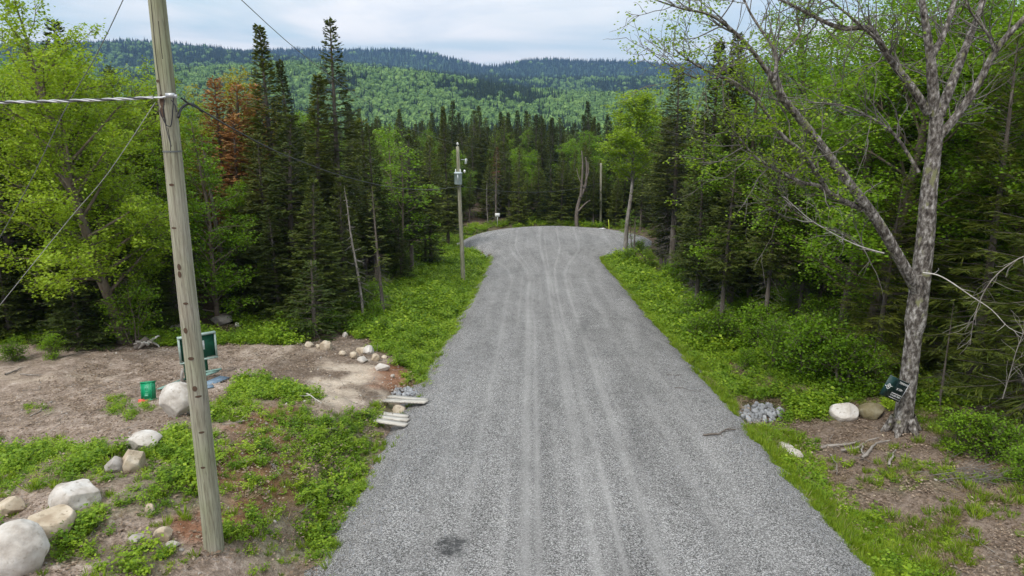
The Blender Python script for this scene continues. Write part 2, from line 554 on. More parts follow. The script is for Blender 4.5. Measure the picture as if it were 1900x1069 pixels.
M['rock_tan'] = rough_mat('tan_rock', [(.3, (.28, .21, .14)), (.5, (.45, .37, .27)), (.7, (.60, .53, .43))], 2.2, (1, 1, 1), .9, .9, 7, speck=(5, .60, (.30, .24, .17)))
M['rock_grey'] = rough_mat('grey_rock', [(.3, (.17, .15, .13)), (.5, (.31, .28, .25)), (.7, (.47, .44, .40))], 2.2, (1, 1, 1), .9, .6, 9)
M['rock_moss'] = rough_mat('mossy_brown_rock', [(.3, (.09, .075, .035)), (.5, (.17, .14, .075)), (.7, (.27, .24, .16))], 2.2, (1, 1, 1), .9, .6, 9)
M['rock_blue'] = rough_mat('blue_grey_crushed_rock', [(.3, (.17, .175, .18)), (.5, (.28, .285, .295)), (.7, (.42, .43, .44))], 3, (1, 1, 1), .85, .4, 9)


def attr(nt, name):
    a = nt.nodes.new('ShaderNodeAttribute'); a.attribute_name = name
    return a


def ground_material():
    m, nt, p, out = new_mat('earth')
    t = N(nt, 'ShaderNodeTexCoord')
    def noise(s, d=6.0, r=.6, dist=0.0):
        n = N(nt, 'ShaderNodeTexNoise', i_Scale=s, i_Detail=d, i_Roughness=r, i_Distortion=dist)
        nt.links.new(t.outputs['Object'], n.inputs['Vector'])
        return n.outputs['Fac']
    big, med, fine, grit = noise(.35, 5), noise(1.7, 7, .65), noise(9, 6, .7), noise(38, 3, .7)
    forest = ramp(nt, [(.30, (.030, .020, .012)), (.50, (.075, .050, .030)), (.70, (.15, .105, .065))], fine)
    dirt = ramp(nt, [(.30, (.10, .066, .045)), (.44, (.22, .165, .125)), (.56, (.37, .29, .235)), (.70, (.64, .55, .48))], mix_f(nt, med, fine, .55))
    sand = ramp(nt, [(.3, (.36, .28, .21)), (.5, (.56, .46, .36)), (.7, (.72, .62, .50))], mix_f(nt, med, fine, .5))
    red = ramp(nt, [(.3, (.13, .050, .022)), (.55, (.27, .115, .055)), (.75, (.40, .22, .13))], fine)
    green = ramp(nt, [(.3, (.03, .045, .008)), (.55, (.07, .095, .014)), (.75, (.14, .16, .03))], fine)
    c = mix(nt, attr(nt, 'dirt').outputs['Fac'], forest.outputs[0], dirt.outputs[0])
    c = mix(nt, attr(nt, 'sand').outputs['Fac'], c, sand.outputs[0])
    c = mix(nt, attr(nt, 'red').outputs['Fac'], c, red.outputs[0])
    gm = ramp(nt, [(.35, 0.25), (.6, 1.0)], med)
    c = mix(nt, math_n(nt, 'MULTIPLY', attr(nt, 'veg').outputs['Fac'], gm.outputs[0]), c, green.outputs[0])
    g2 = ramp(nt, [(.30, .62), (.5, 1.0), (.72, 1.35)], grit)
    c = mix(nt, 1.0, c, g2.outputs[0], 'MULTIPLY')
    far = ramp(nt, [(.35, (.018, .035, .014)), (.6, (.035, .07, .02))], noise(.02, 6))
    c = mix(nt, attr(nt, 'far').outputs['Fac'], c, far.outputs[0])
    nt.links.new(c, p.inputs['Base Color'])
    p.inputs['Roughness'].default_value = .95
    p.inputs['Specular IOR Level'].default_value = .15
    b = N(nt, 'ShaderNodeBump', i_Strength=.9, i_Distance=.05)
    nt.links.new(math_n(nt, 'ADD', fine, math_n(nt, 'MULTIPLY', grit, .5)), b.inputs['Height'])
    nt.links.new(b.outputs[0], p.inputs['Normal'])
    return m


def mix_f(nt, a, b, k):
    return math_n(nt, 'ADD', math_n(nt, 'MULTIPLY', a, 1 - k), math_n(nt, 'MULTIPLY', b, k))


def gravel_material():
    m, nt, p, out = new_mat('crushed_gravel')
    t = N(nt, 'ShaderNodeTexCoord')
    v = N(nt, 'ShaderNodeTexVoronoi', i_Scale=56.0); nt.links.new(t.outputs['Object'], v.inputs['Vector'])
    n1 = N(nt, 'ShaderNodeTexNoise', i_Scale=30.0, i_Detail=5.0, i_Roughness=.75); nt.links.new(t.outputs['Object'], n1.inputs['Vector'])
    mpp = N(nt, 'ShaderNodeMapping'); mpp.inputs['Scale'].default_value = (1, .16, 1); nt.links.new(t.outputs['Object'], mpp.inputs[0])
    n2 = N(nt, 'ShaderNodeTexNoise', i_Scale=1.1, i_Detail=7.0, i_Roughness=.62); nt.links.new(mpp.outputs[0], n2.inputs['Vector'])
    sepc = N(nt, 'ShaderNodeSeparateColor'); nt.links.new(v.outputs['Color'], sepc.inputs[0])
    tr = attr(nt, 'track').outputs['Fac']
    st = ramp(nt, [(.24, (.05, .048, .046)), (.43, (.165, .158, .151)), (.57, (.268, .258, .248)), (.76, (.56, .545, .53))], mix_f(nt, sepc.outputs[0], n1.outputs['Fac'], .5))
    fines = ramp(nt, [(.3, (.285, .274, .262)), (.7, (.45, .435, .418))], n1.outputs['Fac'])
    patch = ramp(nt, [(.33, .80), (.5, 1.0), (.68, 1.16)], n2.outputs['Fac'])
    c = mix(nt, math_n(nt, 'MULTIPLY', tr, .78), st.outputs[0], fines.outputs[0])
    n4 = N(nt, 'ShaderNodeTexNoise', i_Scale=1.5, i_Detail=5.0, i_Roughness=.6); nt.links.new(t.outputs['Object'], n4.inputs['Vector'])
    p4 = ramp(nt, [(.35, .90), (.55, 1.0), (.66, 1.0), (.74, 1.28)], n4.outputs['Fac'])
    c = mix(nt, 1.0, c, patch.outputs[0], 'MULTIPLY')
    c = mix(nt, 1.0, c, p4.outputs[0], 'MULTIPLY')
    nw = N(nt, 'ShaderNodeTexNoise', i_Scale=9.0, i_Detail=6.0, i_Roughness=.7); nt.links.new(t.outputs['Object'], nw.inputs['Vector'])
    wv_ = math_n(nt, 'MULTIPLY', attr(nt, 'wet').outputs['Fac'], math_n(nt, 'MULTIPLY_ADD', nw.outputs['Fac'], 5.0, -1.55))
    wm_ = nt.nodes.new('ShaderNodeClamp'); nt.links.new(wv_, wm_.inputs[0]); wm_.inputs[2].default_value = .85
    c = mix(nt, wm_.outputs[0], c, (.035, .036, .037))
    nt.links.new(c, p.inputs['Base Color'])
    p.inputs['Roughness'].default_value = .92
    p.inputs['Specular IOR Level'].default_value = .2
    b = N(nt, 'ShaderNodeBump', i_Strength=.8, i_Distance=.03)
    nt.links.new(math_n(nt, 'ADD', n1.outputs['Fac'], math_n(nt, 'MULTIPLY', v.outputs['Distance'], .8)), b.inputs['Height'])
    nt.links.new(b.outputs[0], p.inputs['Normal'])
    return m


M['earth'] = ground_material()
M['gravel'] = gravel_material()

# ------------------------------------------------------------------ where things grow (regions as the photograph shows them)
DIRT = [(-250, 668), (120, 672), (230, 655), (320, 642), (400, 608), (500, 600), (600, 605), (680, 630), (712, 662), (755, 708), (800, 722),
        (790, 745), (705, 748), (665, 772), (592, 762), (565, 722), (500, 700), (430, 715), (392, 765), (300, 805), (240, 835), (-250, 815)]
# ellipses of dense bushes: cx, cy, rx, ry
BUSHES = [(-60, 860, 260, 48), (150, 855, 95, 40), (400, 735, 62, 50), (480, 705, 82, 38), (335, 865, 85, 62), (300, 800, 60, 28), (165, 960, 50, 46),
          (130, 1022, 42, 22), (260, 1050, 70, 34), (610, 815, 70, 45), (565, 925, 40, 36), (680, 770, 60, 30), (640, 905, 45, 60),
          (575, 1005, 42, 50), (425, 985, 30, 20), (655, 850, 55, 50), (-100, 1000, 90, 60)]
THIN = [(540, 830, 100, 90), (520, 930, 100, 120), (250, 760, 40, 14), (345, 790, 26, 14), (210, 745, 26, 10), (60, 760, 30, 12), (300, 930, 120, 30)]


def ell(px, py, E, soft=.35):
    r = np.zeros(np.shape(px))
    for cx_, cy_, rx, ry in E:
        q = np.hypot((px - cx_) / rx, (py - cy_) / ry)
        r = np.maximum(r, sstep(1 + soft, 1 - soft, q))
    return r


def regions(x, y):
    z = H(x, y)
    px, py, dep = project(x, np.maximum(y, 4), z)
    d = road_sd(x, y)
    left = x < road_cx(y)
    nz = fbm(x * .8, y * .8, 21, 4)
    pxn = px + (fbm(x * 1.3, y * 1.3, 77, 3) - .5) * 90
    pyn = py + (fbm(x * 1.3, y * 1.3, 78, 3) - .5) * 40
    dirtp = in_poly(pxn, pyn, DIRT) & (y > 6)
    nearL = left & (py > 740) & (y > 4)
    bush = np.where(nearL, np.maximum(ell(pxn, pyn, BUSHES, .5), 0), 0) * (.55 + .45 * sstep(.35, .5, nz))
    thin = np.where(nearL | dirtp, ell(pxn, pyn, THIN), 0)
    farL = left & ~nearL & (x > -8.8) & (y < 62) & (y > 18)
    green = np.where(farL, 1.0, 0)
    rightnear = (~left) & (y < 19.5)
    strip = sstep(2.0, .6, d + (nz - .5) * 2.5)
    rightfar = (~left) & (y >= 19.5) & (y < 62) & (d < 8.5)
    veg = np.where(dirtp, 0, np.maximum(green, bush))
    veg = np.where(dirtp & (thin > 0), thin * .4, veg)
    veg = np.where(nearL, np.maximum(veg, thin * .45), veg)
    veg = np.where(rightnear, np.maximum(strip, .35 * sstep(.45, .6, nz)), veg)
    veg = np.where(rightfar, np.maximum(strip, sstep(.30, .45, nz)), veg)
    veg = np.where(d < -.05, np.where((d > -.5) & (fbm(x * 1.7, y * 1.7, 48, 2) > .58), .10, 0), veg)
    ring = (np.hypot(x - 4.6, y - 68.8) < 13.5) & (y > 60)
    veg = np.where(ring, .8 * sstep(.3, .5, nz) * (d > .2), veg)
    forest = np.where(left, (x < -8.8) & (y > 26.5), (x > 10.5) & (y > 19.5)) | (y > 84)
    veg = np.where(forest & (x < 0) & (y < 31.5), .9 * sstep(.3, .5, nz), veg)
    forest0 = forest & ~((x < 0) & (y < 31.5))
    veg = np.where(forest0, np.where((x > 0) & (x < 15) & (y < 40), .8 * sstep(.38, .5, nz), .25 * sstep(.45, .6, nz)), veg)
    dirt = np.where(forest, .12, 1.0) * np.where(rightnear & ~forest, .55, 1) * np.where(rightfar, .3, 1)
    dirt = np.where(farL, .4, dirt)
    dirt = np.where((y > 56) & (y < 100), .22, dirt)
    sand = ell(px, py, [(650, 700, 105, 42), (620, 735, 70, 25), (70, 700, 130, 10), (520, 655, 70, 14), (700, 740, 50, 14)], .8) * sstep(.30, .62, nz + .25 * (fbm(x * 2, y * 2, 44, 3) - .5)) * np.where(px > 570, .9, .45)
    red = np.where(left, ell(pxn, pyn, [(455, 900, 60, 70), (500, 800, 70, 50), (520, 880, 40, 60), (410, 960, 40, 30), (350, 990, 60, 24), (470, 850, 40, 40), (800, 745, 50, 12), (730, 700, 50, 22)], .5), 0)
    red = np.maximum(red, np.where(~left, ell(px, py, [(1350, 670, 12, 22)], .4), 0)) * .8
    return dict(veg=veg, dirt=dirt, sand=sand, red=red, px=px, py=py, d=d, left=left, dirtp=dirtp, bush=bush, thin=thin, farL=farL,
                rightnear=rightnear, rightfar=rightfar, strip=strip, forest=forest, nz=nz, ring=ring, z=z)


# ------------------------------------------------------------------ ground sheet
def set_attr(me, name, vals):
    a = me.attributes.new(name, 'FLOAT', 'POINT')
    a.data.foreach_set('value', np.asarray(vals, np.float32).ravel())


front = np.arange(-62, 62.01, .26)
back = np.arange(66, 294.01, 6.0)
TH = np.radians(np.concatenate([front, back]))
RR = np.concatenate([[1.0, 3.0], np.geomspace(5, 60, 330), np.geomspace(62, 6000, 230)])
tg, rg = np.meshgrid(TH, RR)
gx, gy = rg * np.sin(tg), rg * np.cos(tg)
gz = H(gx, gy)
nr, nth = gx.shape
mb = MB()
idx = np.arange(nr * nth).reshape(nr, nth)
nxt = np.roll(idx, -1, axis=1)
quads = np.stack([idx[:-1], idx[1:], nxt[1:], nxt[:-1]], -1).reshape(-1, 4)
mb.add(np.stack([gx, gy, gz], -1).reshape(-1, 3), quads)
c0 = mb.n
mb.add([(0, 0, float(H(0, 0)))], np.zeros((0, 3), int).reshape(0, 3))
mb.f[3].append(np.stack([np.full(nth, c0), idx[0], nxt[0]], -1)); mb.m[3].append(np.zeros(nth, int))
gme = mb.mesh('ground', M['earth'], smooth=True)
rr = regions(gx.ravel(), gy.ravel())
for k in ('veg', 'dirt', 'sand', 'red'):
    set_attr(gme, k, np.append(rr[k], 0))
set_attr(gme, 'far', np.append(sstep(120, 260, rg.ravel()), 0))
ground = link('ground', gme)
tag(ground, kind='structure')

# ------------------------------------------------------------------ gravel road and turnaround
def track_val(x, y):
    """compacted wheel tracks: straight pairs on the road that fan out into loops on the turnaround"""
    u = x - road_cx(y)
    bend = sstep(40, 66, y)
    t = np.zeros_like(x)
    wv = (fbm(y * .05, y * 0, 91, 2) - .5) * .35
    for u0, w, s, br in ((-2.55, .12, .6, -3.8), (-1.35, .16, .9, -2.0), (-1.08, .08, .9, -1.7), (-.62, .08, .45, -1.0), (-.10, .14, .95, -.3), (.12, .07, .7, .0), (.38, .09, .95, 1.1), (1.05, .14, .85, 2.3),
                         (1.35, .07, .5, 2.6), (2.4, .16, .45, 4.0), (-1.80, .08, .5, -3.0), (3.2, .25, .3, 4.5), (-3.3, .2, .25, -4.5)):
        c = u0 + br * bend ** 2 * 1.0 + wv
        t = np.maximum(t, s * np.exp(-((u - c) / (w * .8)) ** 2))
    for r0, w, s in ((7.6, .2, .6), (6.1, .2, .5), (4.9, .25, .4), (8.4, .15, .4)):
        rc = np.hypot(x - 4.6, (y - 68.8))
        t = np.maximum(t, s * np.exp(-((rc - r0) / w) ** 2) * sstep(60, 66, y))
    mod = .35 + 1.1 * fbm(x * 1.4, y * .12, 55, 4)
    return np.clip(t * mod, 0, 1)


ys = np.concatenate([np.arange(1, 26, .13), np.arange(26, 84, .22)])
us = np.concatenate([np.arange(-15, -6.4, .6), np.arange(-6.4, 6.9, .115), np.arange(6.9, 15.5, .35)])
ug, yg = np.meshgrid(us, ys)
xg = ug + road_cx(yg)
sd = road_sd(xg, yg)
zc = roadz(yg)
prof = .05 * (1 - np.clip(np.abs(ug) / HW, 0, 1) ** 2) + np.where(sd < -.8, 0, -.62 * sstep(-.8, 1.0, sd) ** 1.4)
zc = zc + prof + (fbm(xg * 5.5, yg * 5.5, 61, 2) - .5) * .03 * sstep(-3.2, -.3, sd) + (fbm(xg * .7, yg * .3, 62, 2) - .5) * .012
tv = track_val(xg, yg)
zc = zc - .018 * tv
keep = sd < 1.0
mb = MB()
ids = -np.ones(xg.shape, int)
cell = keep[:-1, :-1] | keep[1:, :-1] | keep[:-1, 1:] | keep[1:, 1:]
vm = np.zeros(xg.shape, bool)
for a, b in ((0, 0), (1, 0), (0, 1), (1, 1)):
    vm[a:vm.shape[0] - 1 + a, b:vm.shape[1] - 1 + b] |= cell
ids[vm] = np.arange(vm.sum())
q = np.stack([ids[:-1, :-1], ids[:-1, 1:], ids[1:, 1:], ids[1:, :-1]], -1)[cell]
mb.add(np.stack([xg, yg, zc], -1)[vm], q)
rme = mb.mesh('gravel_road', M['gravel'], smooth=True)
set_attr(rme, 'track', tv[vm])
px_, py_, _ = project(xg, yg, zc)
wet = np.zeros_like(xg)
pw = px_ + (fbm(xg * 6, yg * 6, 71, 3) - .5) * 34
pv = py_ + (fbm(xg * 6, yg * 6, 72, 3) - .5) * 26
wet = sstep(1.45, .55, np.hypot((pw - 833) / 29, (pv - 1016) / 21)) * .85
for a_, b_, ra, rb, s_ in ((1083, 605, 13, 26, .30), (1150, 655, 60, 12, .18), (1000, 330, 10, 10, 0)):
    wet = np.maximum(wet, s_ * sstep(1.3, .5, np.hypot((pw - a_) / ra, (pv - b_) / rb)))
set_attr(rme, 'wet', wet[vm])
road = link('gravel_road', rme)
tag(road, kind='structure')


def RZ(x, y):
    """height of whatever is on top: gravel or earth"""
    sd_ = float(road_sd(x, y))
    h = float(H(x, y))
    if sd_ < 1.0:
        u = float(x - road_cx(y))
        r = float(roadz(y)) + .05 * (1 - min(1, abs(u) / HW) ** 2) - (0 if sd_ < -.8 else .62 * float(sstep(-.8, 1.0, sd_)) ** 1.4)
        h = max(h, r)
    return h


# ------------------------------------------------------------------ plants
def rv(rng, n, s=1.0):
    return rng.normal(0, s, (n, 3))


def conifer(seed, Ht=12.0, R=1.9, base=.12, spacing=.30, per=5, power=.8, needle=M['fir'], twig_w=.075, dead=.0, sparse=1.0, droop=0.0,
            bark=M['bark'], fine=1, trunk_r=None, twl=.52):
    rng = np.random.default_rng(seed)
    T, F, Dm = MB(), MB(), MB()
    r0 = trunk_r or (.05 + Ht * .0088)
    tz = np.linspace(-.3, Ht, 9)
    bendx, bendy = rng.normal(0, .10, 2)
    tx = bendx * (tz / Ht) ** 2 * 2; ty = bendy * (tz / Ht) ** 2 * 2
    rad = r0 * np.clip(1 - tz / Ht, 0, 1) ** .8 + .012
    rad[0] *= 1.25
    T.tube(np.stack([tx, ty, tz], -1), rad, 8)
    P, D, Nn, L_, W_ = [], [], [], [], []
    z = Ht * base
    lob = rng.uniform(0, 2 * pi, 3)
    while z < Ht - .12:
        f = (z - Ht * base) / (Ht * (1 - base))
        n = max(3, int(per * (1.15 - .35 * f) + rng.uniform(-.5, .8)))
        a0 = rng.uniform(0, 2 * pi)
        for k in range(n):
            if rng.random() > sparse:
                continue
            a = a0 + 2 * pi * k / n + rng.normal(0, .25)
            env = (1 - f) ** power * (.35 + .65 * sstep(-.02, .16, f) if base > .2 else 1)
            L = (R * env * rng.uniform(.62, 1.12) * (1 + .16 * sin(2 * a + lob[0] + f * 6)) + .14)
            el = (-.30 - droop) * (1 - f) + .62 * f ** 1.5 + rng.normal(0, .10)
            o = np.array([cos(a), sin(a), 0.0]); s_ = np.array([-sin(a), cos(a), 0.0])
            bx, by = np.interp(z, tz, tx), np.interp(z, tz, ty)
            st = np.array([bx, by, z + rng.normal(0, .05)])
            def pos(t):
                t = np.asarray(t)[:, None]
                return st + o * (L * t * cos(el)) + np.array([0, 0, 1.0]) * (L * (t * sin(el) + (.22 + droop * .2) * t * t * (1 - .7 * f)))
            if fine:
                F_pts = pos(np.linspace(0, .9, 3))
                T.tube(F_pts, [.010 + .006 * L, .008, .004], 3, False)
            m = max(4, int(L / (.105 / fine)))
            t = rng.uniform(.10, 1.0, m) ** .85
            sg = np.where(np.arange(m) % 2 == 0, 1.0, -1.0)
            base_p = pos(t)
            tl = (np.clip((1 - t) * L * twl, 0, .62) + .13) * rng.uniform(.7, 1.2, m)
            ang = rng.uniform(.55, 1.05, m)
            d = o * np.cos(ang)[:, None] + s_ * (np.sin(ang) * sg)[:, None] + np.array([0, 0, 1.0]) * (sin(el) * .5 + rng.normal(-.02, .13, m) - droop * .3)[:, None]
            nn = np.array([0, 0, 1.0]) + rv(rng, m, .35)
            P.append(base_p); D.append(d); Nn.append(nn); L_.append(tl); W_.append(np.full(m, twig_w))
            # side sprays that make the frond ragged
            for q_ in range(2 if fine else 1):
                tt = rng.uniform(.25, .8, m)
                p2 = base_p + d / np.linalg.norm(d, axis=1)[:, None] * (tl * tt)[:, None]
                d2 = d + s_ * rng.normal(0, .8, m)[:, None] + o * .3 + np.array([0, 0, 1.0]) * rng.normal(0, .16, m)[:, None]
                P.append(p2); D.append(d2); Nn.append(nn + rv(rng, m, .3)); L_.append(tl * .55); W_.append(np.full(m, twig_w * .85))
            # tip
            P.append(pos([.88])); D.append(o[None] * cos(el) + np.array([[0, 0, sin(el) + .2]])); Nn.append(np.array([[0, 0, 1.0]]) + rv(rng, 1, .2)); L_.append(np.array([.2])); W_.append(np.array([twig_w]))
        z += spacing * (1.0 - .45 * f) * rng.uniform(.8, 1.2)
    m = 5
    P.append(np.tile([[tx[-1], ty[-1], Ht - .3]], (m, 1))); D.append(np.array([0, 0, 1.0]) + rv(rng, m, .25)); Nn.append(rv(rng, m)); L_.append(np.full(m, .35)); W_.append(np.full(m, .05))
    F.kites(np.concatenate(P), np.concatenate(D), np.concatenate(Nn), np.concatenate(L_), np.concatenate(W_), .15)
    out = {'trunk': T.mesh('trunk', bark, True), 'crown': F.mesh('crown', needle)}
    if dead > 0:
        z = .8
        zt = Ht * (base + .12)
        while z < zt:
            for k in range(int(rng.integers(2, 5))):
                a = rng.uniform(0, 2 * pi)
                L = rng.uniform(.4, 1.35) * dead
                o = np.array([cos(a), sin(a), 0.0])
                st = np.array([np.interp(z, tz, tx), np.interp(z, tz, ty), z])
                e = rng.uniform(-.45, .1)
                tts = np.linspace(0, 1, 4)[:, None]
                pts = st + o * L * tts + np.array([0, 0, 1]) * (L * (e * tts - .25 * tts ** 2))
                Dm.tube(pts, [.013, .010, .007, .004], 3, False)
                for j in range(5):
                    tq = rng.uniform(.25, 1)
                    b = st + o * L * tq + np.array([0, 0, 1]) * (L * (e * tq - .25 * tq * tq))
                    dd = o * .5 + np.array([-sin(a), cos(a), 0]) * rng.choice([-1, 1]) * .8 + np.array([0, 0, rng.normal(-.25, .2)])
                    e2 = b + dd * rng.uniform(.15, .45)
                    Dm.tube([b, e2], [.007, .003], 3, False)
            z += rng.uniform(.16, .34)
        out['dead_branches'] = Dm.mesh('dead_branches', M['twig'])
    return out, Ht


def limb_path(rng, p, d, L, n=6, wig=.12, up=.05):
    pts = [np.array(p, float)]
    d = np.array(d, float); d /= np.linalg.norm(d)
    for i in range(n):
        d = d + rng.normal(0, wig, 3) + np.array([0, 0, up])
        d /= np.linalg.norm(d)
        pts.append(pts[-1] + d * L / n)
    return np.array(pts), d


def leaves_at(rng, Fm, c, rad, n, size, flat=.55, acc=None):
    """a loose spray of n leaves round c"""
    off = rng.normal(0, 1, (n, 3)) * np.array([rad, rad, rad * flat])
    a = rng.uniform(0, 2 * pi, n)
    D = np.stack([np.cos(a), np.sin(a), rng.normal(-.25, .35, n)], -1)
    Nn = np.array([0, 0, 1.0]) + rng.normal(0, .55, (n, 3))
    S = size * rng.uniform(.65, 1.25, n)
    acc.append((c + off, D, Nn, S))


def broadleaf(seed, Ht=12.0, stems=1, r0=.14, base=.22, spread=3.0, n1=26, leaf=M['leaf_bright'], bark=M['bark_maple'], size=.10, per=9, shape='oval',
              twigs=1.0, wid=.75, lean=0.0, n2s=1.0, bare=0.0, flat=.55, vis=1):
    rng = np.random.default_rng(seed)
    T, F = MB(), MB()
    acc = []
    ends = []
    for s in range(stems):
        a = rng.uniform(0, 2 * pi)
        k = 0 if stems == 1 else .22
        d = np.array([cos(a) * k + lean, sin(a) * k, 1.0])
        h_ = Ht * (1 if s == 0 else rng.uniform(.75, .95))
        pts, _ = limb_path(rng, (cos(a) * .1 * (stems > 1), sin(a) * .1 * (stems > 1), -.25), d, h_, 12, .045, .06)
        rr_ = r0 * (1 if s == 0 else .75)
        rad = rr_ * (1 - np.linspace(0, 1, 13)) ** .75 + .012
        rad[0] *= 1.3
        T.tube(pts, rad, 9)
        cum = np.linspace(0, 1, 13)
        for i in range(int(n1 / stems ** .5)):
            f = ((i + rng.random()) / (n1 / stems ** .5))
            t = base + (1 - base) * f * .98
            p = np.array([np.interp(t, cum, pts[:, j]) for j in range(3)])
            if shape == 'oval':
                e = (sin(pi * (0.12 + .88 * f) ** .8)) ** .7
            elif shape == 'cone':
                e = (1 - f) ** .6 * (1 if f > .08 else .8)
            else:
                e = .45 + .55 * sin(pi * f)
            e = max(.16, e)
            L1 = spread * e * rng.uniform(.7, 1.15)
            a1 = i * 2.4 + rng.normal(0, .4)
            el = rng.uniform(.25, .75) + .5 * f
            d1 = np.array([cos(a1) * cos(el), sin(a1) * cos(el), sin(el)])
            p1, _ = limb_path(rng, p, d1, L1, 6, .11, -.015)
            rl = max(.012, rr_ * (1 - t) ** .75 * .55)
            T.tube(p1, np.linspace(rl, .008, 7), 5, False)
            n2 = max(3, int(L1 * 3.6 * n2s))
            for j in range(n2):
                t2 = rng.uniform(.22, 1.0)
                q = np.array([np.interp(t2, np.linspace(0, 1, 7), p1[:, m]) for m in range(3)])
                d2 = (p1[-1] - p1[0]) / (L1 + .01) + rng.normal(0, .75, 3) * np.array([1, 1, .5])
                L2 = L1 * .38 * rng.uniform(.5, 1.1) * (1.15 - .5 * t2) + .15
                p2, _ = limb_path(rng, q, d2, L2, 3, .16, 0.0)
                T.tube(p2, np.linspace(.011, .004, 4), 3, False)
                n3 = max(2, int(L2 * 5 * twigs))
                for m in range(n3):
                    t3 = rng.uniform(.2, 1)
                    q3 = np.array([np.interp(t3, np.linspace(0, 1, 4), p2[:, mm]) for mm in range(3)])
                    if rng.random() < bare:
                        continue
                    q3 = q3 + rng.normal(0, .12, 3)
                    leaves_at(rng, F, q3, .15, per, size, flat, acc)
    Pp, Dd, Nn, S = [np.concatenate(x) for x in zip(*acc)]
    F.kites(Pp, Dd, Nn, S, S * wid, .12)
    return {'trunk': T.mesh('trunk', bark, True), 'crown': F.mesh('crown', leaf)}, Ht


def branchy(seed, Ht, R, bark, n=40, base=.25, up=.2):
    """leafless dead tree"""
    rng = np.random.default_rng(seed)
    T = MB(); B = MB()
    pts, _ = limb_path(rng, (0, 0, -.25), (0.03, 0, 1), Ht, 10, .04, .03)
    T.tube(pts, (.035 + Ht * .008) * (1 - np.linspace(0, 1, 11)) ** .7 + .01, 7)
    for i in range(n):
        t = base + (1 - base) * (i + rng.random()) / n
        p = np.array([np.interp(t, np.linspace(0, 1, 11), pts[:, j]) for j in range(3)])
        a = rng.uniform(0, 2 * pi)
        L = R * rng.uniform(.4, 1) * (1.15 - t)
        p1, _ = limb_path(rng, p, (cos(a), sin(a), up + rng.normal(0, .2)), L, 4, .16, 0)
        B.tube(p1, np.linspace(.035, .008, 5), 4, False)
        for j in range(4):
            q = p1[rng.integers(1, 4)]
            p2, _ = limb_path(rng, q, p1[-1] - p1[0] + rng.normal(0, .6, 3), L * .45, 3, .2, 0)
            B.tube(p2, np.linspace(.008, .003, 4), 3, False)
    return {'trunk': T.mesh('trunk', bark, True), 'dead_branches': B.mesh('dead_branches', M['twig'])}, Ht


PR = {}
# dense to the ground firs, forest firs on bare stems, tall spires
for i in range(3):
    PR['fir_full', i] = conifer(100 + i, 9, 2.4, .03, .27, 7, 1.0, M['fir'], .105)
for i in range(4):
    PR['fir_forest', i] = conifer(120 + i, 13, 2.15 + .12 * i, .24 + .04 * i, .27, 6, 1.0, M['spruce'] if i % 2 else M['fir'], .11, dead=1.0)
for i in range(3):
    PR['spire', i] = conifer(140 + i, 14, 1.85, .14, .22, 7, 1.05, M['spruce'], .115, dead=.8)
PR['spruce_open', 0] = conifer(150, 15, 1.75, .34, .36, 7, .85, M['spruce'], .11, dead=.9)
for i in range(2):
    PR['hemlock', i] = conifer(160 + i, 11, 2.9, .05, .30, 5, .70, M['hemlock'], .040, droop=.12, dead=1.1, fine=1.7, twl=.5)
PR['young_fir', 0] = conifer(170, 3, 1.15, .02, .20, 6, .9, M['youngfir'], .07)
PR['thin_fir', 0] = conifer(175, 10, 1.4, .25, .40, 4, .7, M['fir'], .08, dead=1.0, sparse=.6)
PR['rust', 0] = conifer(180, 12, 1.7, .2, .28, 6, .55, M['rust'], .10, sparse=.95, dead=.8)
PR['rust', 1] = conifer(181, 12, 1.6, .2, .28, 6, .6, M['rust'], .10, sparse=.9, dead=.8)
PR['darkred', 0] = conifer(185, 11, 1.1, .55, .30, 5, .8, M['darkred'], .06, sparse=.8, dead=1.2)
PR['big_maple', 0] = broadleaf(200, 14, 2, .22, .18, 4.2, 60, M['leaf_yellow'], M['bark_maple'], .125, 10, 'oval', lean=-.06, n2s=1.25)
PR['maple', 0] = broadleaf(210, 11, 1, .12, .05, 2.8, 50, M['leaf_bright'], M['bark_maple'], .125, 11, 'cone', flat=.35, n2s=1.3)
PR['maple', 1] = broadleaf(211, 12, 2, .13, .14, 3.2, 44, M['leaf_mid'], M['bark_maple'], .13, 11, 'oval', n2s=1.2)
PR['maple', 2] = broadleaf(212, 12, 1, .14, .18, 3.2, 44, M['leaf_bright'], M['bark_maple'], .13, 11, 'oval', n2s=1.2)
PR['maple_fine', 0] = broadleaf(213, 12, 1, .14, .18, 3.3, 46, M['leaf_bright'], M['bark_maple'], .085, 19, 'oval', n2s=1.3)
PR['bud', 0] = broadleaf(220, 12, 2, .11, .28, 3.0, 46, M['leaf_bud'], M['bark_maple'], .12, 12, 'oval', n2s=1.2)
PR['lollipop', 0] = broadleaf(230, 14.5, 1, .15, .46, 2.9, 46, M['leaf_yellow'], M['bark_pale'], .16, 12, 'oval', n2s=1.4)
PR['slim', 0] = broadleaf(240, 9, 1, .06, .30, 1.9, 26, M['leaf_bright'], M['bark_maple'], .14, 9, 'oval', bare=.2)
PR['snag', 0] = branchy(250, 8, 1.9, M['deadwood'], 34, .3, .6)
PR['snag', 1] = branchy(251, 9, 1.2, M['deadwood'], 44, .15, -.1)
PR['shrub', 0] = broadleaf(260, 2.2, 5, .03, .08, 1.15, 18, M['leaf_bright'], M['bark_maple'], .11, 10, 'round', n2s=1.6)
PR['shrub', 1] = broadleaf(261, 1.6, 6, .02, .05, .9, 16, M['leaf_mid'], M['bark_maple'], .10, 10, 'round', n2s=1.8)
PR['shrub', 2] = broadleaf(262, 3.4, 4, .03, .10, 1.5, 20, M['leaf_mid'], M['bark_maple'], .115, 9, 'round', n2s=1.3)

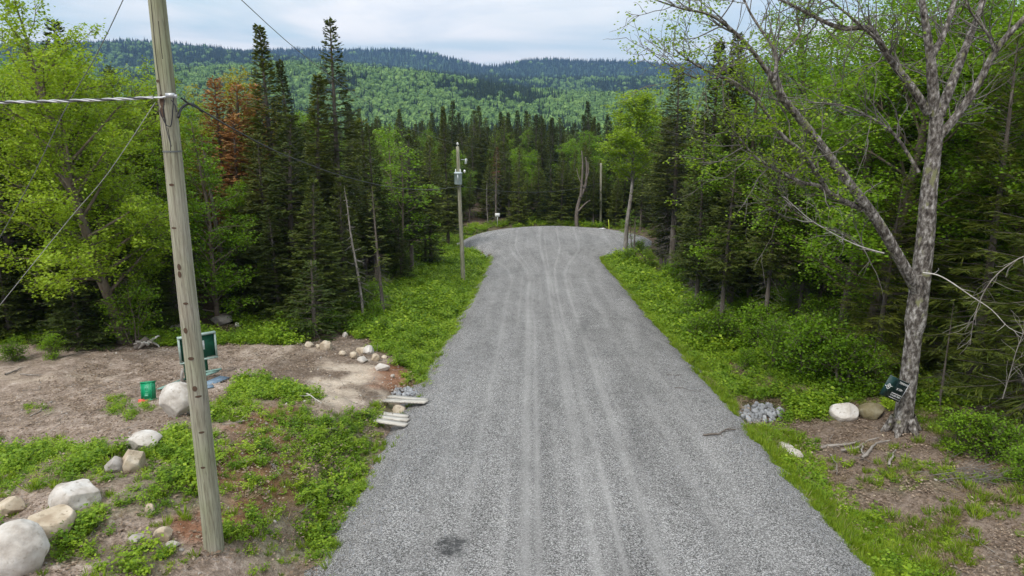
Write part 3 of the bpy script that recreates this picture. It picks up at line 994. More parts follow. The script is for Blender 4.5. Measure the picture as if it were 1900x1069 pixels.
NAMES = {'fir_full': ('fir_tree', 'fir tree'), 'fir_forest': ('fir_tree', 'fir tree'), 'spire': ('spruce_tree', 'spruce tree'), 'spruce_open': ('spruce_tree', 'spruce tree'),
         'hemlock': ('hemlock_tree', 'hemlock tree'), 'young_fir': ('young_fir_tree', 'young fir'), 'thin_fir': ('fir_tree', 'fir tree'), 'rust': ('dead_fir_tree', 'dead fir'),
         'darkred': ('dead_fir_tree', 'dead fir'), 'big_maple': ('maple_tree', 'maple tree'), 'maple': ('maple_tree', 'maple tree'), 'maple_fine': ('maple_tree', 'maple tree'), 'bud': ('maple_tree', 'maple tree'),
         'lollipop': ('aspen_tree', 'aspen tree'), 'slim': ('young_maple_tree', 'young maple'), 'snag': ('dead_tree', 'dead tree'), 'shrub': ('leafy_shrub', 'shrub')}


def plant(kind, var, x, y, h, label, group=None, rz=0.0, wide=1.0, tilt=None, z=None):
    parts, h0 = PR[kind, var]
    nm, cat = NAMES[kind]
    s = h / h0
    o = empty(nm, (x, y, float(H(x, y)) if z is None else z), rz, (s * wide, s * wide, s))
    if tilt:
        o.rotation_euler = (tilt[0], tilt[1], rz)
    tag(o, label, cat, group)
    for pn, me in parts.items():
        c_ = link(pn, me, o)
        if pn == 'dead_branches': c_['kind'] = 'stuff'
    return o


def tree_px(kind, var, px, Y, top, label, rz=0.0, wide=1.0, group=None, tilt=None):
    """px: column of the photograph at the tree's foot; top: row of its tip"""
    g = 0.0
    x = 0
    for _ in range(4):
        dep = Y * cos(PITCH) - (g - CAMZ) * sin(PITCH)
        x = (px - 950) / FPX * dep
        g = float(H(x, Y))
    ztop = CAMZ + Y * float(tan_el(top))
    placed.append((x, Y))
    return plant(kind, var, x, Y, ztop - g, label, group, rz, wide, tilt)


placed = []
# ---- left side, from the frame edge to the turnaround
tree_px('big_maple', 0, 235, 27.5, -6, 'tall yellow green maple with twin brown trunks at the left edge of the clearing', .6, 1.0)
tree_px('fir_full', 0, 150, 26.5, 400, 'broad dark fir standing in front of the tall maple at the left', .3, 1.2)
tree_px('fir_full', 1, 20, 27.5, 430, 'dark fir cut by the left edge of the picture', 1.3, 1.15)
tree_px('maple', 2, 40, 34, 110, 'yellow green maple behind the dark fir at the left picture edge', 2.2, 1.2)
tree_px('maple', 1, -60, 31, 60, 'leafy maple mostly outside the left picture edge', 1.2, 1.2)
tree_px('maple', 0, 405, 31, 195, 'bright green maple with layered leaves right of the near pole', 0, 1.05)
tree_px('maple', 0, 330, 33, 260, 'bright green maple half hidden by the near pole', 2.0, 1.0)
tree_px('bud', 0, 375, 42, 108, 'yellowish budding maple rising behind the near pole', 1.0, 1.0)
tree_px('bud', 0, 290, 40, 150, 'yellowish budding maple just left of the near pole top', 2.6, .9)
tree_px('rust', 0, 434, 40, 148, 'rusty orange dead fir, leftmost of the orange ones', 0, 1.1)
tree_px('rust', 1, 470, 41, 160, 'rusty orange dead fir in the middle of the orange ones', 1, 1.2)
tree_px('rust', 0, 500, 41, 158, 'rusty orange dead fir beside the tall dark spruces', 2, 1.0)
tree_px('rust', 1, 455, 38.5, 215, 'short rusty dead fir low among the orange ones', 3, 1.3)
tree_px('spire', 0, 526, 38, 44, 'tall narrow dark spruce, left one of the tall pair', 0, 1.25)
tree_px('spire', 1, 562, 41, 112, 'narrow dark spruce between the tall pair, pointed top', 1, 1.0)
tree_px('spire', 2, 600, 36, 136, 'dense dark spruce with broad cone left of the tallest spruce', 2, 1.25)
tree_px('spruce_open', 0, 640, 38, 30, 'tallest spruce with open branches above a bare trunk', 0, 1.12)
tree_px('fir_full', 2, 590, 30.5, 335, 'wide green fir at the back of the clearing', 0, 1.25)
tree_px('fir_full', 0, 520, 31.5, 380, 'green fir left of the wide fir behind the clearing', 1, 1.1)
tree_px('fir_full', 1, 640, 34, 330, 'green fir right of the wide fir behind the clearing', 1, 1.1)
tree_px('young_fir', 0, 585, 28.3, 486, 'small bright young fir at the rim of the clearing', 0, 1.1)
tree_px('snag', 1, 674, 31.5, 335, 'thin grey dead trunk standing in the bushes left of the road', 0, .9)
tree_px('thin_fir', 0, 712, 33, 345, 'thin half bare fir with leaning pale trunk left of the road', 0, 1, None, (0, -.06))
tree_px('slim', 0, 745, 44, 265, 'bright leafed young maple leaning out beside the road', 0, 1.4, None, (.0, .10))
tree_px('slim', 0, 738, 55, 228, 'yellow green slim maple among the firs left of the road', 2, 1.3)
tree_px('fir_forest', 0, 700, 42, 232, 'fir with dead lower twigs left of the leaning maple', 0, 1.1)
tree_px('fir_forest', 1, 765, 47, 250, 'fir behind the leaning young maple', 1, 1.2)
tree_px('fir_forest', 2, 800, 52, 255, 'fir left of the transformer pole', 2, 1.2)
tree_px('spire', 1, 832, 64, 202, 'tall slim spruce just left of the transformer pole top', 2, 1.0)
tree_px('fir_full', 1, 790, 52, 330, 'bushy fir low behind the green verge left of the road', 2, 1.0)
tree_px('fir_full', 2, 745, 43, 400, 'short bushy fir at the verge behind the dead trunks', 1, 1.0)
tree_px('darkred', 0, 920, 80.5, 273, 'fir with dark red dying top behind the small white sign', 0, .9)
tree_px('snag', 1, 905, 82, 330, 'grey dead trunk left of the small white sign', 1, 1)
tree_px('maple', 2, 120, 31.5, 70, 'yellow green maple close behind the twin maple trunks', 4, 1.15)
tree_px('big_maple', 0, 250, 36, 95, 'yellow green maple crown left of the near pole, behind the first row', 3, .9)
tree_px('maple', 2, 455, 37, 330, 'bright maple below the orange firs', 3, .9)
tree_px('fir_full', 1, 330, 30, 430, 'dark fir standing in shade behind the near pole', 3, 1.1)
tree_px('fir_full', 2, 450, 33, 420, 'dark fir between the bright maple and the wide fir', 4, 1.1)
# ---- right side
tree_px('lollipop', 0, 1160, 61, 166, 'pale trunked aspen with bright round crown right of the road neck', .5, 1.3)
tree_px('slim', 0, 1172, 62.5, 385, 'knee high leafy sapling clump right of the aspen trunk', 1, 1.6)
tree_px('fir_full', 1, 1022, 82, 282, 'light green fir at the far rim of the turnaround', 0, .9)
tree_px('spire', 0, 1090, 118, 188, 'dark spruce top standing above the other trees past the turnaround', 0, 1.2)
tree_px('maple', 2, 1095, 88, 240, 'bright maple crown behind the turnaround left of the aspen', 0, 1.25)
tree_px('maple', 2, 1055, 93, 255, 'bright maple crown behind the forked dead tree', 2, 1.1)
tree_px('maple', 2, 962, 90, 272, 'bright maple crown right of the dark red fir', 1, .95)
tree_px('maple', 2, 985, 94, 276, 'light maple crown just right of the other one past the turnaround', 3, .8)
tree_px('fir_forest', 3, 1245, 50, 128, 'dark fir right of the aspen, slightly tilted tip', 0, 1.2)
tree_px('spire', 2, 1303, 42, 76, 'tall dark spruce under the birch twigs, left one', 0, 1.2)
tree_px('spire', 0, 1352, 38, 62, 'tall dark spruce under the birch twigs, right one', 1, 1.25)
tree_px('fir_forest', 0, 1290, 34, 210, 'fir on a long bare pale trunk beside the right verge', 1, .95)
tree_px('fir_forest', 1, 1226, 56, 215, 'slim fir right behind the aspen', 1, .9)
tree_px('fir_forest', 2, 1335, 30, 250, 'fir with bare trunk and grey twigs by the right verge', 2, .9)
tree_px('fir_forest', 3, 1415, 28, 240, 'fir with grey dead twigs behind the right bushes', 2, .9)
tree_px('fir_forest', 1, 1480, 30, 230, 'shaded fir left of the large birch trunk', 0, .9)
tree_px('maple', 1, 1400, 36, 90, 'green maple behind the bare birch twigs', 0, 1.0)
tree_px('maple_fine', 0, 1560, 27, -30, 'large leafy maple behind the slanting birch limb', 0, 1.15)
tree_px('maple_fine', 0, 1700, 27, -60, 'leafy maple directly behind the large birch trunk', 2, 1.15)
tree_px('maple_fine', 0, 1850, 29, -60, 'leafy maple behind the right hemlocks', 2, 1.1)
tree_px('maple', 1, 1480, 40, 40, 'green maple deep behind the slanting birch limb', 1, 1.1)
tree_px('maple_fine', 0, 1600, 24, -90, 'bright leafy maple close behind the fork of the large birch', 1, 1.2)
tree_px('maple_fine', 0, 1775, 25.5, -90, 'bright leafy maple right of the large birch fork', 3, 1.2)
tree_px('maple_fine', 0, 1490, 31, -20, 'bright maple deep between the birch limbs', 4, 1.15)
tree_px('maple_fine', 0, 1890, 24.5, -60, 'bright leafy maple at the upper right picture corner', 5, 1.2)
tree_px('hemlock', 0, 1800, 20.5, 60, 'hemlock with drooping sprays right of the large birch', 0, .95)
tree_px('hemlock', 1, 1905, 17.2, 20, 'hemlock at the right picture edge with long grey twigs', 0, .9)
tree_px('hemlock', 0, 1620, 22.5, 330, 'low hemlock behind the foot of the large birch', 2, 1.1)
tree_px('hemlock', 1, 1730, 23, 300, 'shaded hemlock behind the sign on the birch', 2, 1.2)
tree_px('hemlock', 1, 1840, 24, 150, 'tall hemlock in the shade at the right', 1, 1.0)
tree_px('thin_fir', 0, 1742, 19.5, 560, 'small bare stemmed fir right of the birch foot', 2, .8)
tree_px('snag', 0, 1900, 18.5, 560, 'pale leaning dead trunk at the right picture edge', 1, 1)

# ---- the big old birch, traced limb by limb
B_Y = 18.2
bx0, by0, bz0 = at(1672, 800)
B_Y = by0


def limb(px_list, y0, y1, r0, r1, n=4):
    k = len(px_list)
    P = np.array([atY(p[0], p[1], p[2] if len(p) > 2 else y0 + (y1 - y0) * i / (k - 1)) for i, p in enumerate(px_list)])
    tt = np.linspace(0, k - 1, (k - 1) * n + 1)
    # catmull-rom through the points
    out = []
    for t in tt:
        i = min(int(t), k - 2); f = t - i
        a, b, c, d = P[max(i - 1, 0)], P[i], P[i + 1], P[min(i + 2, k - 1)]
        out.append(.5 * ((2 * b) + (-a + c) * f + (2 * a - 5 * b + 4 * c - d) * f * f + (-a + 3 * b - 3 * c + d) * f ** 3))
    out = np.array(out)
    rad = np.linspace(r0, r1, len(out))
    return out, rad


birch = empty('birch_tree', (bx0, by0, bz0))
tag(birch, 'large old birch with rough peeling bark and wide nearly bare limbs, sign on its foot', 'birch tree')
off = np.array([bx0, by0, bz0])
rngb = np.random.default_rng(5)
TB, LB = MB(), MB()
tp, tr = limb([(1668, 815), (1674, 790), (1686, 700), (1698, 600), (1708, 520), (1718, 430), (1724, 350), (1734, 270), (1738, 205)], by0, by0, .40, .18, 5)
tr *= .86
tr[:4] = [.42, .36, .31, .28]
tr[4:15] = np.linspace(.265, .21, 11)
wob = np.array([0, 0, 0])
TB.tube(tp - off, tr, 16)
limbs = [
    limb([(1736, 215), (1730, 150), (1726, 100), (1718, 50), (1708, -20), (1700, -90)], by0, by0 - .3, .19, .06),
    limb([(1728, 105), (1748, 70), (1766, 20), (1778, -40), (1785, -100)], by0 - .1, by0 + .5, .12, .04),
    limb([(1742, 215), (1768, 150), (1795, 80), (1822, 10), (1850, -70)], by0, by0 + .8, .17, .06),
    limb([(1738, 260), (1775, 215), (1815, 155), (1850, 90), (1905, 30), (1960, -20)], by0, by0 - .8, .15, .06),
    limb([(1845, 95), (1832, 62), (1800, 20), (1780, -30)], by0 - .5, by0 - .8, .05, .02),
    limb([(1722, 210), (1694, 165), (1655, 115), (1632, 78), (1612, 52), (1560, 52), (1505, 28), (1462, 6), (1400, -20)], by0, by0 - 1.2, .14, .025),
    limb([(1640, 85), (1600, 50), (1555, 12), (1500, -30)], by0 - .6, by0 - 1.6, .05, .02),
    limb([(1704, 545), (1668, 478), (1622, 402), (1575, 340), (1525, 272), (1480, 215), (1448, 178), (1428, 135)], by0 - .05, by0 - 1.5, .20, .085),
    limb([(1428, 138), (1400, 100), (1365, 62), (1318, 28), (1265, 16), (1205, -4)], by0 - 1.5, by0 - 2.2, .075, .015),
    limb([(1436, 150), (1440, 100), (1415, 60), (1390, 20), (1370, -30)], by0 - 1.5, by0 - 1.2, .06, .02),
    limb([(1460, 190), (1440, 120), (1480, 70), (1500, 10), (1510, -40)], by0 - 1.4, by0 - .6, .05, .02),
    limb([(1600, 388), (1555, 368), (1518, 345), (1485, 338), (1440, 315), (1400, 290), (1360, 240)], by0 - .4, by0 - 1.9, .10, .02),
    limb([(1540, 362), (1520, 330), (1490, 285), (1450, 250), (1400, 180), (1350, 150), (1290, 120), (1250, 90)], by0 - .6, by0 - 2.5, .09, .015),
    limb([(1640, 470), (1600, 460), (1565, 436), (1505, 412), (1470, 385), (1450, 362)], by0 - .3, by0 - 1.3, .035, .01),
    limb([(1410, 185), (1350, 145), (1300, 148), (1240, 120), (1200, 90)], by0 - 2.0, by0 - 2.6, .03, .008),
    limb([(1705, 320), (1660, 250), (1610, 215), (1560, 195), (1500, 190)], by0 + .1, by0 + 1.3, .06, .02),
]
acc = []
tw = MB()
for li, (P_, R_) in enumerate(limbs):
    R_ = R_ * .80
    nseg = len(P_)
    ln = np.linalg.norm(np.diff(P_, axis=0), axis=1).sum()
    lm = MB()
    lm.tube(P_ - off, R_, 10 if R_[0] > .1 else 6)
    link('limb', lm.mesh('limb', M['bark_birch'], True), birch)
    dens = 5.0 if R_[0] < .13 else 2.2
    main = li in (7,)
    for j in range(int(ln * (1.8 if main else dens * 1.35))):
        t = rngb.uniform(.15 if not main else .3, 1.0)
        i = t * (nseg - 1); i0 = min(int(i), nseg - 2)
        p = P_[i0] + (P_[i0 + 1] - P_[i0]) * (i - i0)
        dr = (P_[-1] - P_[0]) / ln
        d = dr * .8 + rngb.normal(0, .65, 3) + np.array([0, 0, .15])
        L = rngb.uniform(.5, 1.7) * (1.0 if not main else .7)
        p1, _ = limb_path(rngb, p, d, L, 6, .17, .02)
        tw.tube(p1 - off, np.linspace(min(.02, R_[i0] * .5), .005, 7), 4, False)
        for q in range(4):
            b = p1[rngb.integers(2, 7)]
            p2, _ = limb_path(rngb, b, (p1[-1] - p1[0]) + rngb.normal(0, .55, 3), L * rngb.uniform(.3, .6), 4, .2, 0)
            tw.tube(p2 - off, np.linspace(.0075, .003, 5), 3, False)
            leafy = li in (8, 11, 12, 14) or (li in (9, 10, 5, 6) and rngb.random() < .25)
            if leafy and rngb.random() < .5:
                for e in range(2):
                    leaves_at(rngb, None, p2[rngb.integers(1, 5)] - off, .12, 10, .078, .6, acc)
link('trunk', TB.mesh('trunk', M['bark_birch'], True), birch)
link('twigs', tw.mesh('twigs', M['twig'], False), birch)['kind'] = 'stuff'
Pp, Dd, Nn_, S_ = [np.concatenate(x) for x in zip(*acc)]
LB.kites(Pp, Dd, Nn_, S_, S_ * .7, .12)
link('leaves', LB.mesh('leaves', M['leaf_yellow']), birch)['kind'] = 'stuff'
rt = MB()
for a in (2.9, 4.0, 5.2, 6.1, 1.2):
    L = rngb.uniform(.45, .65)
    pts = [np.array([cos(a) * r_, sin(a) * r_, float(H(bx0 + cos(a) * r_, by0 + sin(a) * r_)) - bz0 + hh]) for r_, hh in ((.18, .42), (.34, .14), (.46, .0), (L, -.10))]
    rt.tube(pts, [.16, .12, .08, .04], 8)
link('root_flare', rt.mesh('root_flare', M['bark_birch'], True), birch)

fx_, fy_, fz_ = at(1070, 421)
fk = empty('dead_tree', (fx_, fy_, fz_)); tag(fk, 'forked pale dead tree behind the turnaround', 'dead tree')
for pl_, ra_, rb_ in (([(1070, 428), (1070, 395), (1076, 368), (1086, 345), (1089, 310), (1086, 292)], .26, .07), ([(1077, 366), (1080, 330), (1081, 300), (1079, 280)], .16, .05),
                      ([(1073, 392), (1086, 378), (1096, 371)], .12, .04), ([(1087, 335), (1092, 318), (1091, 300)], .08, .03), ([(1084, 348), (1074, 330), (1070, 312)], .07, .03)):
    P_, R_ = limb(pl_, fy_, fy_ + .4, ra_, rb_)
    m_ = MB(); m_.tube(P_ - np.array([fx_, fy_, fz_]), R_, 7); link('limb', m_.mesh('limb', M['bark'], True), fk)

# bleached dead boughs near the birch
def bough(name, label, pl, y0, y1, r0, mat, seed, n=10, cat='dead branch', L=.6):
    rng = np.random.default_rng(seed)
    P_, R_ = limb(pl, y0, y1, r0, .006)
    o = empty(name, tuple(P_[0])); tag(o, label, cat)
    m_ = MB(); m_.tube(P_ - P_[0], R_, 6)
    link('stem', m_.mesh('stem', mat, True), o)
    m_ = MB()
    for j in range(n):
        i = rng.integers(2, len(P_) - 1)
        p1, _ = limb_path(rng, P_[i] - P_[0], (P_[-1] - P_[0]) / 2 + rng.normal(0, .7, 3), L * rng.uniform(.4, 1), 5, .18, -.02)
        m_.tube(p1, np.linspace(r0 * .35, .003, 6), 4, False)
    link('side_twigs', m_.mesh('side_twigs', mat), o)['kind'] = 'stuff'
    return o


bough('dead_bough', 'white bleached crooked dead bough reaching right from the birch trunk', [(1712, 506), (1738, 510), (1762, 522), (1800, 548), (1840, 575), (1872, 608), (1905, 622)], by0 - .5, by0 - 1.6, .020, M['whitewood'], 3, 5)
bough('dead_bough', 'grey thin dead bough slanting up at the right picture edge', [(1860, 740), (1875, 690), (1890, 640), (1925, 560)], 16.5, 15.8, .014, M['deadwood'], 4, 22, L=.9)
bough('dead_bough', 'long grey twiggy bough drooping at the right picture edge', [(1930, 470), (1890, 480), (1840, 520), (1810, 580), (1800, 640)], 15.5, 16.2, .016, M['deadwood'], 6, 26, L=.8)
bough('dead_bough', 'pale twiggy dead bough left of the slanting birch limb', [(1640, 470), (1590, 455), (1540, 430), (1500, 405), (1455, 365)], by0 - 1.2, by0 - 2.2, .016, M['whitewood'], 8, 12, L=.5)

# ---- the forest behind and between
rngf = np.random.default_rng(77)
cand = []
def try_pt(x, y, dmin):
    for (a, b) in placed:
        if (a - x) ** 2 + (b - y) ** 2 < dmin * dmin:
            return False
    placed.append((x, y))
    return True


def forest_ok(x, y):
    if float(road_sd(x, y)) < 2.2: return False
    if math.hypot(x - 4.7, y - 68.6) < 11.2: return False
    if y > 63: return True
    if x < road_cx(y): return x < -9.2 and y > 28.5 + .12 * abs(x + 9) * 0
    return x > 10.6 and (y > 27 or x > 14)


conif, broad = [], []
def fill(n, x0f, x1f, y0, y1, dmin, pb):
    for _ in range(n):
        y = y0 + (y1 - y0) * rngf.random() ** .9
        x = rngf.uniform(x0f(y), x1f(y))
        if not forest_ok(x, y): continue
        if not try_pt(x, y, dmin): continue
        (broad if rngf.random() < pb(x, y) else conif).append((x, y))
fill(330, lambda y: -.80 * y - 3, lambda y: -9, 29, 84, 2.0, lambda x, y: .18 if x > -.45 * y else .5)
fill(330, lambda y: 10, lambda y: .80 * y + 3, 17, 84, 2.0, lambda x, y: .6 if x > .42 * y else (.16 if y < 50 else .12))
fill(160, lambda y: -14, lambda y: 22, 79.2, 90, 1.6, lambda x, y: .05)
fill(900, lambda y: -.42 * y, lambda y: .42 * y, 79, 175, 2.3, lambda x, y: .10 + .42 * float(fbm(x / 14, y / 14, 4, 2) > .54))
conif.sort(key=lambda p: p[1]); broad.sort(key=lambda p: p[1])
rest = []
LC = {0: ('forest fir with dead lower twigs in the stand left of the road', 'firs in the stand left of the road'),
      1: ('forest fir with dead lower twigs in the stand right of the road', 'firs in the stand right of the road'),
      2: ('dark pointed fir in the dense stand past the turnaround', 'firs past the turnaround'),
      3: ('green maple among the firs left of the road', 'maples among the firs left of the road'),
      4: ('green maple among the firs right of the road', 'maples among the firs right of the road'),
      5: ('bright maple crown among the dark firs past the turnaround', 'maples past the turnaround')}
for i, (x, y) in enumerate(conif):
    if i >= 255:
        rest.append((x, y)); continue
    side = 2 if y > 79 else (0 if x < 2 else 1)
    k = rngf.random()
    kind, var = ('fir_full', int(rngf.integers(3))) if ((side == 0 and rngf.random() < .45) or (side == 2 and y < 92 and rngf.random() < .6)) else (('fir_forest', int(rngf.integers(4))) if k < .62 else ('spire', int(rngf.integers(3))) if k < .9 else ('thin_fir', 0))
    top = 12.2 if y < 79 else 13.0
    if side == 2:
        row = rngf.uniform(262, 350) if y < 92 else (rngf.uniform(235, 300) if y < 112 else rngf.uniform(203, 262))
        hgt = max(5.5, min(17, 6.7 + y * float(tan_el(row)) - float(H(x, y))))
    elif side == 0:
        hgt = rngf.uniform(8, 11) if x > -13 else rngf.uniform(10, 13.5)
        hgt = min(hgt, 6.7 + y * float(tan_el(rngf.uniform(170, 260))) - float(H(x, y))) if x > -.5 * y else hgt
    else:
        hgt = rngf.uniform(9, 13)
    dk = {'fir_forest': 'bare stemmed fir', 'spire': 'narrow dark spruce', 'thin_fir': 'thin sparse fir', 'fir_full': 'bushy green fir'}[kind]
    if side == 2:
        where = 'in the first rows past the turnaround' if y < 95 else 'deep in the stand past the turnaround'
    else:
        edge = (x > -14) if side == 0 else (x < 15.5)
        where = ('at the edge of' if edge else 'deep in') + ' the stand ' + ('left' if side == 0 else 'right') + ' of the road' + (', nearer half' if y < 45 else ', farther half')
    plant(kind, var, x, y, hgt, dk + ' ' + where, (dk + 's ').replace('spruces', 'spruces') + where, rngf.uniform(0, 6.28), rngf.uniform(.72, 1.35), (rngf.normal(0, .025), rngf.normal(0, .03)))
for i, (x, y) in enumerate(broad):
    side = 2 if y > 79 else (0 if x < 2 else 1)
    hgt = rngf.uniform(9, 12.5) if side != 2 else max(8, min(13, 6.7 + y * float(tan_el(rngf.uniform(235, 290))) - float(H(x, y))))
    mv = int(rngf.integers(1, 3))
    dk = 'deeper green maple' if mv == 1 else 'bright green maple'
    where = ('among the firs ' + ('left' if side == 0 else 'right') + ' of the road' + (', nearer half' if y < 45 else ', farther half')) if side != 2 else 'among the dark firs past the turnaround'
    plant('maple', mv, x, y, hgt, dk + ' ' + where, dk + 's ' + where, rngf.uniform(0, 6.28), rngf.uniform(.85, 1.1))

# shrubs one can point to
SH = [(1500, 712, 2.3, 0, 'tall bright shrub standing foremost among the bushes left of the birch'), (1562, 730, 2.0, 0, 'bright shrub directly behind the two boulders'),
      (1440, 690, 2.2, 2, 'leafy shrub in the row of bushes above the right riprap'), (1400, 655, 2.0, 0, 'bright shrub in the row of bushes, next to bare fir trunks'), (1350, 640, 1.5, 1, 'round shrub at the road side of the right bushes'),
      (1610, 738, 2.1, 2, 'leafy shrub between the mossy boulder and the birch trunk'), (1540, 690, 2.6, 2, 'highest shrub of the bushes left of the birch'), (1300, 590, 1.2, 0, 'small bright shrub on the right verge by the white litter'),
      (1520, 640, 2.0, 0, 'bright leafy shrub among the bushes left of the birch'), (1570, 690, 1.7, 1, 'leafy shrub just behind the two boulders'),
      (1470, 610, 2.4, 2, 'tall leafy shrub under the slanting birch limb'), (1440, 660, 1.5, 0, 'leafy shrub above the riprap on the right'),
      (1780, 838, 1.1, 0, 'bright leafy shrub right of the birch foot'), (1835, 850, 1.1, 1, 'round leafy shrub at the right, beside the other one'),
      (1895, 900, .9, 0, 'leafy shrub cut by the right picture edge'), (1190, 470, 1.2, 1, 'leafy shrub at the foot of the aspen'),
      (1240, 520, 1.2, 0, 'leafy shrub on the right verge near the road neck'), (1600, 640, 2.2, 0, 'leafy shrub touching the birch trunk from the left'),
      (760, 505, 1.2, 1, 'leafy shrub on the left verge below the transformer pole'), (700, 600, 1.0, 0, 'leafy shrub at the upper rim of the clearing'),
      (520, 600, .9, 1, 'leafy shrub behind the clearing left of the young fir'), (640, 592, .9, 0, 'leafy shrub right of the young fir'),
      (445, 590, 1.2, 2, 'leafy shrub under the bright maple'), (330, 610, .9, 1, 'leafy shrub behind the near pole'),
      (100, 665, .9, 0, 'leafy shrub under the dark fir at the left'), (1380, 610, 1.4, 1, 'leafy shrub among bare fir trunks on the right'),
      (250, 560, 3.0, 2, 'thin leafy shrub in front of the twin maple trunks'), (30, 670, .8, 1, 'low shrub at the left edge of the clearing rim')]
for i, (px, py, h, v, lab) in enumerate(SH):
    x, y, z = at(px, py if py > 600 or px != 250 else 640)
    if h < 1.0 or h in (1.1,): pass
    plant('shrub', v, x, y, h, lab, None, i * 1.7, 1.0)


rngv = np.random.default_rng(12)
nv = 0
for side, xs_, n_ in (('right', (8.3, 11.8), 20), ('left', (-8.6, -5.2), 13)):
    k_ = 0
    while k_ < n_:
        y = rngv.uniform(23 if side == 'right' else 29, 58); x = rngv.uniform(*xs_) + (.02 * (y - 20) if side == 'right' else 0)
        if float(road_sd(x, y)) < 1.5 or any((a - x) ** 2 + (b - y) ** 2 < .8 for a, b in placed): continue
        placed.append((x, y)); k_ += 1
        v = int(rngv.integers(0, 3)); hgt = rngv.uniform(.8, 1.7) if side == 'right' else rngv.uniform(.6, 1.2)
        plant('shrub', v, x, y, hgt, ['bright leafy shrub', 'low dense green shrub', 'upright green shrub'][v] + ' in the weeds of the %s verge' % side, ['bright leafy shrubs', 'low dense green shrubs', 'upright green shrubs'][v] + ' of the %s verge' % side, rngv.uniform(0, 6.28))

# ------------------------------------------------------------------ scatter helper
def scatter(name, pts, rot, scl, idx_, protos, label=None):
    me = bpy.data.meshes.new(name)
    me.from_pydata([tuple(p) for p in pts], [], [])
    a = me.attributes.new('rot', 'FLOAT_VECTOR', 'POINT'); a.data.foreach_set('vector', np.asarray(rot, np.float32).ravel())
    a = me.attributes.new('scl', 'FLOAT_VECTOR', 'POINT')
    scl = np.asarray(scl, np.float32)
    if scl.ndim == 1: scl = np.repeat(scl[:, None], 3, 1)
    a.data.foreach_set('vector', scl.ravel())
    a = me.attributes.new('idx', 'INT', 'POINT'); a.data.foreach_set('value', np.asarray(idx_, np.int32))
    o = link(name, me)
    c = bpy.data.collections.new(name + '_kinds')
    for i, pm in enumerate(protos):
        c.objects.link(bpy.data.objects.new('%s_kind_%02d' % (name, i), pm))
    ng = bpy.data.node_groups.new(name, 'GeometryNodeTree')
    ng.interface.new_socket('Geometry', in_out='INPUT', socket_type='NodeSocketGeometry')
    ng.interface.new_socket('Geometry', in_out='OUTPUT', socket_type='NodeSocketGeometry')
    gi = ng.nodes.new('NodeGroupInput'); go = ng.nodes.new('NodeGroupOutput')
    ip = ng.nodes.new('GeometryNodeInstanceOnPoints')
    ci = ng.nodes.new('GeometryNodeCollectionInfo')
    ci.inputs['Collection'].default_value = c
    ci.inputs['Separate Children'].default_value = True
    ci.inputs['Reset Children'].default_value = True
    ip.inputs['Pick Instance'].default_value = True
    def na(nm, t):
        n = ng.nodes.new('GeometryNodeInputNamedAttribute'); n.data_type = t; n.inputs['Name'].default_value = nm
        return [s for s in n.outputs if s.enabled and s.name == 'Attribute'][0]
    ng.links.new(gi.outputs[0], ip.inputs['Points'])
    ng.links.new(ci.outputs[0], ip.inputs['Instance'])
    ng.links.new(na('idx', 'INT'), ip.inputs['Instance Index'])
    ng.links.new(na('rot', 'FLOAT_VECTOR'), ip.inputs['Rotation'])
    ng.links.new(na('scl', 'FLOAT_VECTOR'), ip.inputs['Scale'])
    ng.links.new(ip.outputs[0], go.inputs[0])
    md = o.modifiers.new('scatter', 'NODES'); md.node_group = ng
    tag(o, label, None, None, 'stuff')
    return o


def whole(parts):
    """one mesh of all the parts of a tree, for the many small ones"""
    mb_ = MB(); mats = []
    for me in parts.values():
        n = len(me.vertices)
        co = np.empty(n * 3, np.float32); me.vertices.foreach_get('co', co)
        k = len(me.polygons)
        ls = np.empty(k, np.int32); me.polygons.foreach_get('loop_start', ls)
        lt = np.empty(k, np.int32); me.polygons.foreach_get('loop_total', lt)
        vi = np.empty(len(me.loops), np.int32); me.loops.foreach_get('vertex_index', vi)
        mats.append(me.materials[0]); mb_.cur = len(mats) - 1
        first = True
        for q in (3, 4):
            s_ = ls[lt == q]
            if len(s_) == 0: continue
            fc = vi[s_[:, None] + np.arange(q)[None, :]]
            if first:
                mb_.add(co.reshape(-1, 3), fc); first = False
            else:
                mb_.f[q].append(fc + (mb_.n - n)); mb_.m[q].append(np.full(len(fc), mb_.cur))
    return mb_.mesh('whole_tree', mats)


far_protos = [whole(PR['fir_forest', 0][0]), whole(PR['fir_forest', 1][0]), whole(PR['spire', 0][0]), whole(PR['spire', 2][0])]
rest = np.array(rest)
rg_ = np.random.default_rng(8)


def add_rest(P, hmin, hmax, protos, h0, name, nconif, pb):
    n = len(P)
    z = H(P[:, 0], P[:, 1]) - .1
    isb = rg_.random(n) < pb
    ii = np.where(isb, nconif + rg_.integers(0, max(1, len(protos) - nconif), n), rg_.integers(0, nconif, n))
    hh = rg_.uniform(hmin, hmax, n) / h0
    rot = np.stack([np.zeros(n), np.zeros(n), rg_.uniform(0, 6.28, n)], -1)
    scatter(name, np.column_stack([P, z]), rot, np.stack([hh * 1.15, hh * 1.15, hh], -1), ii, protos)


if len(rest):
    add_rest(rest, 10.5, 14.5, far_protos, 13, 'far_firs', 4, -1)

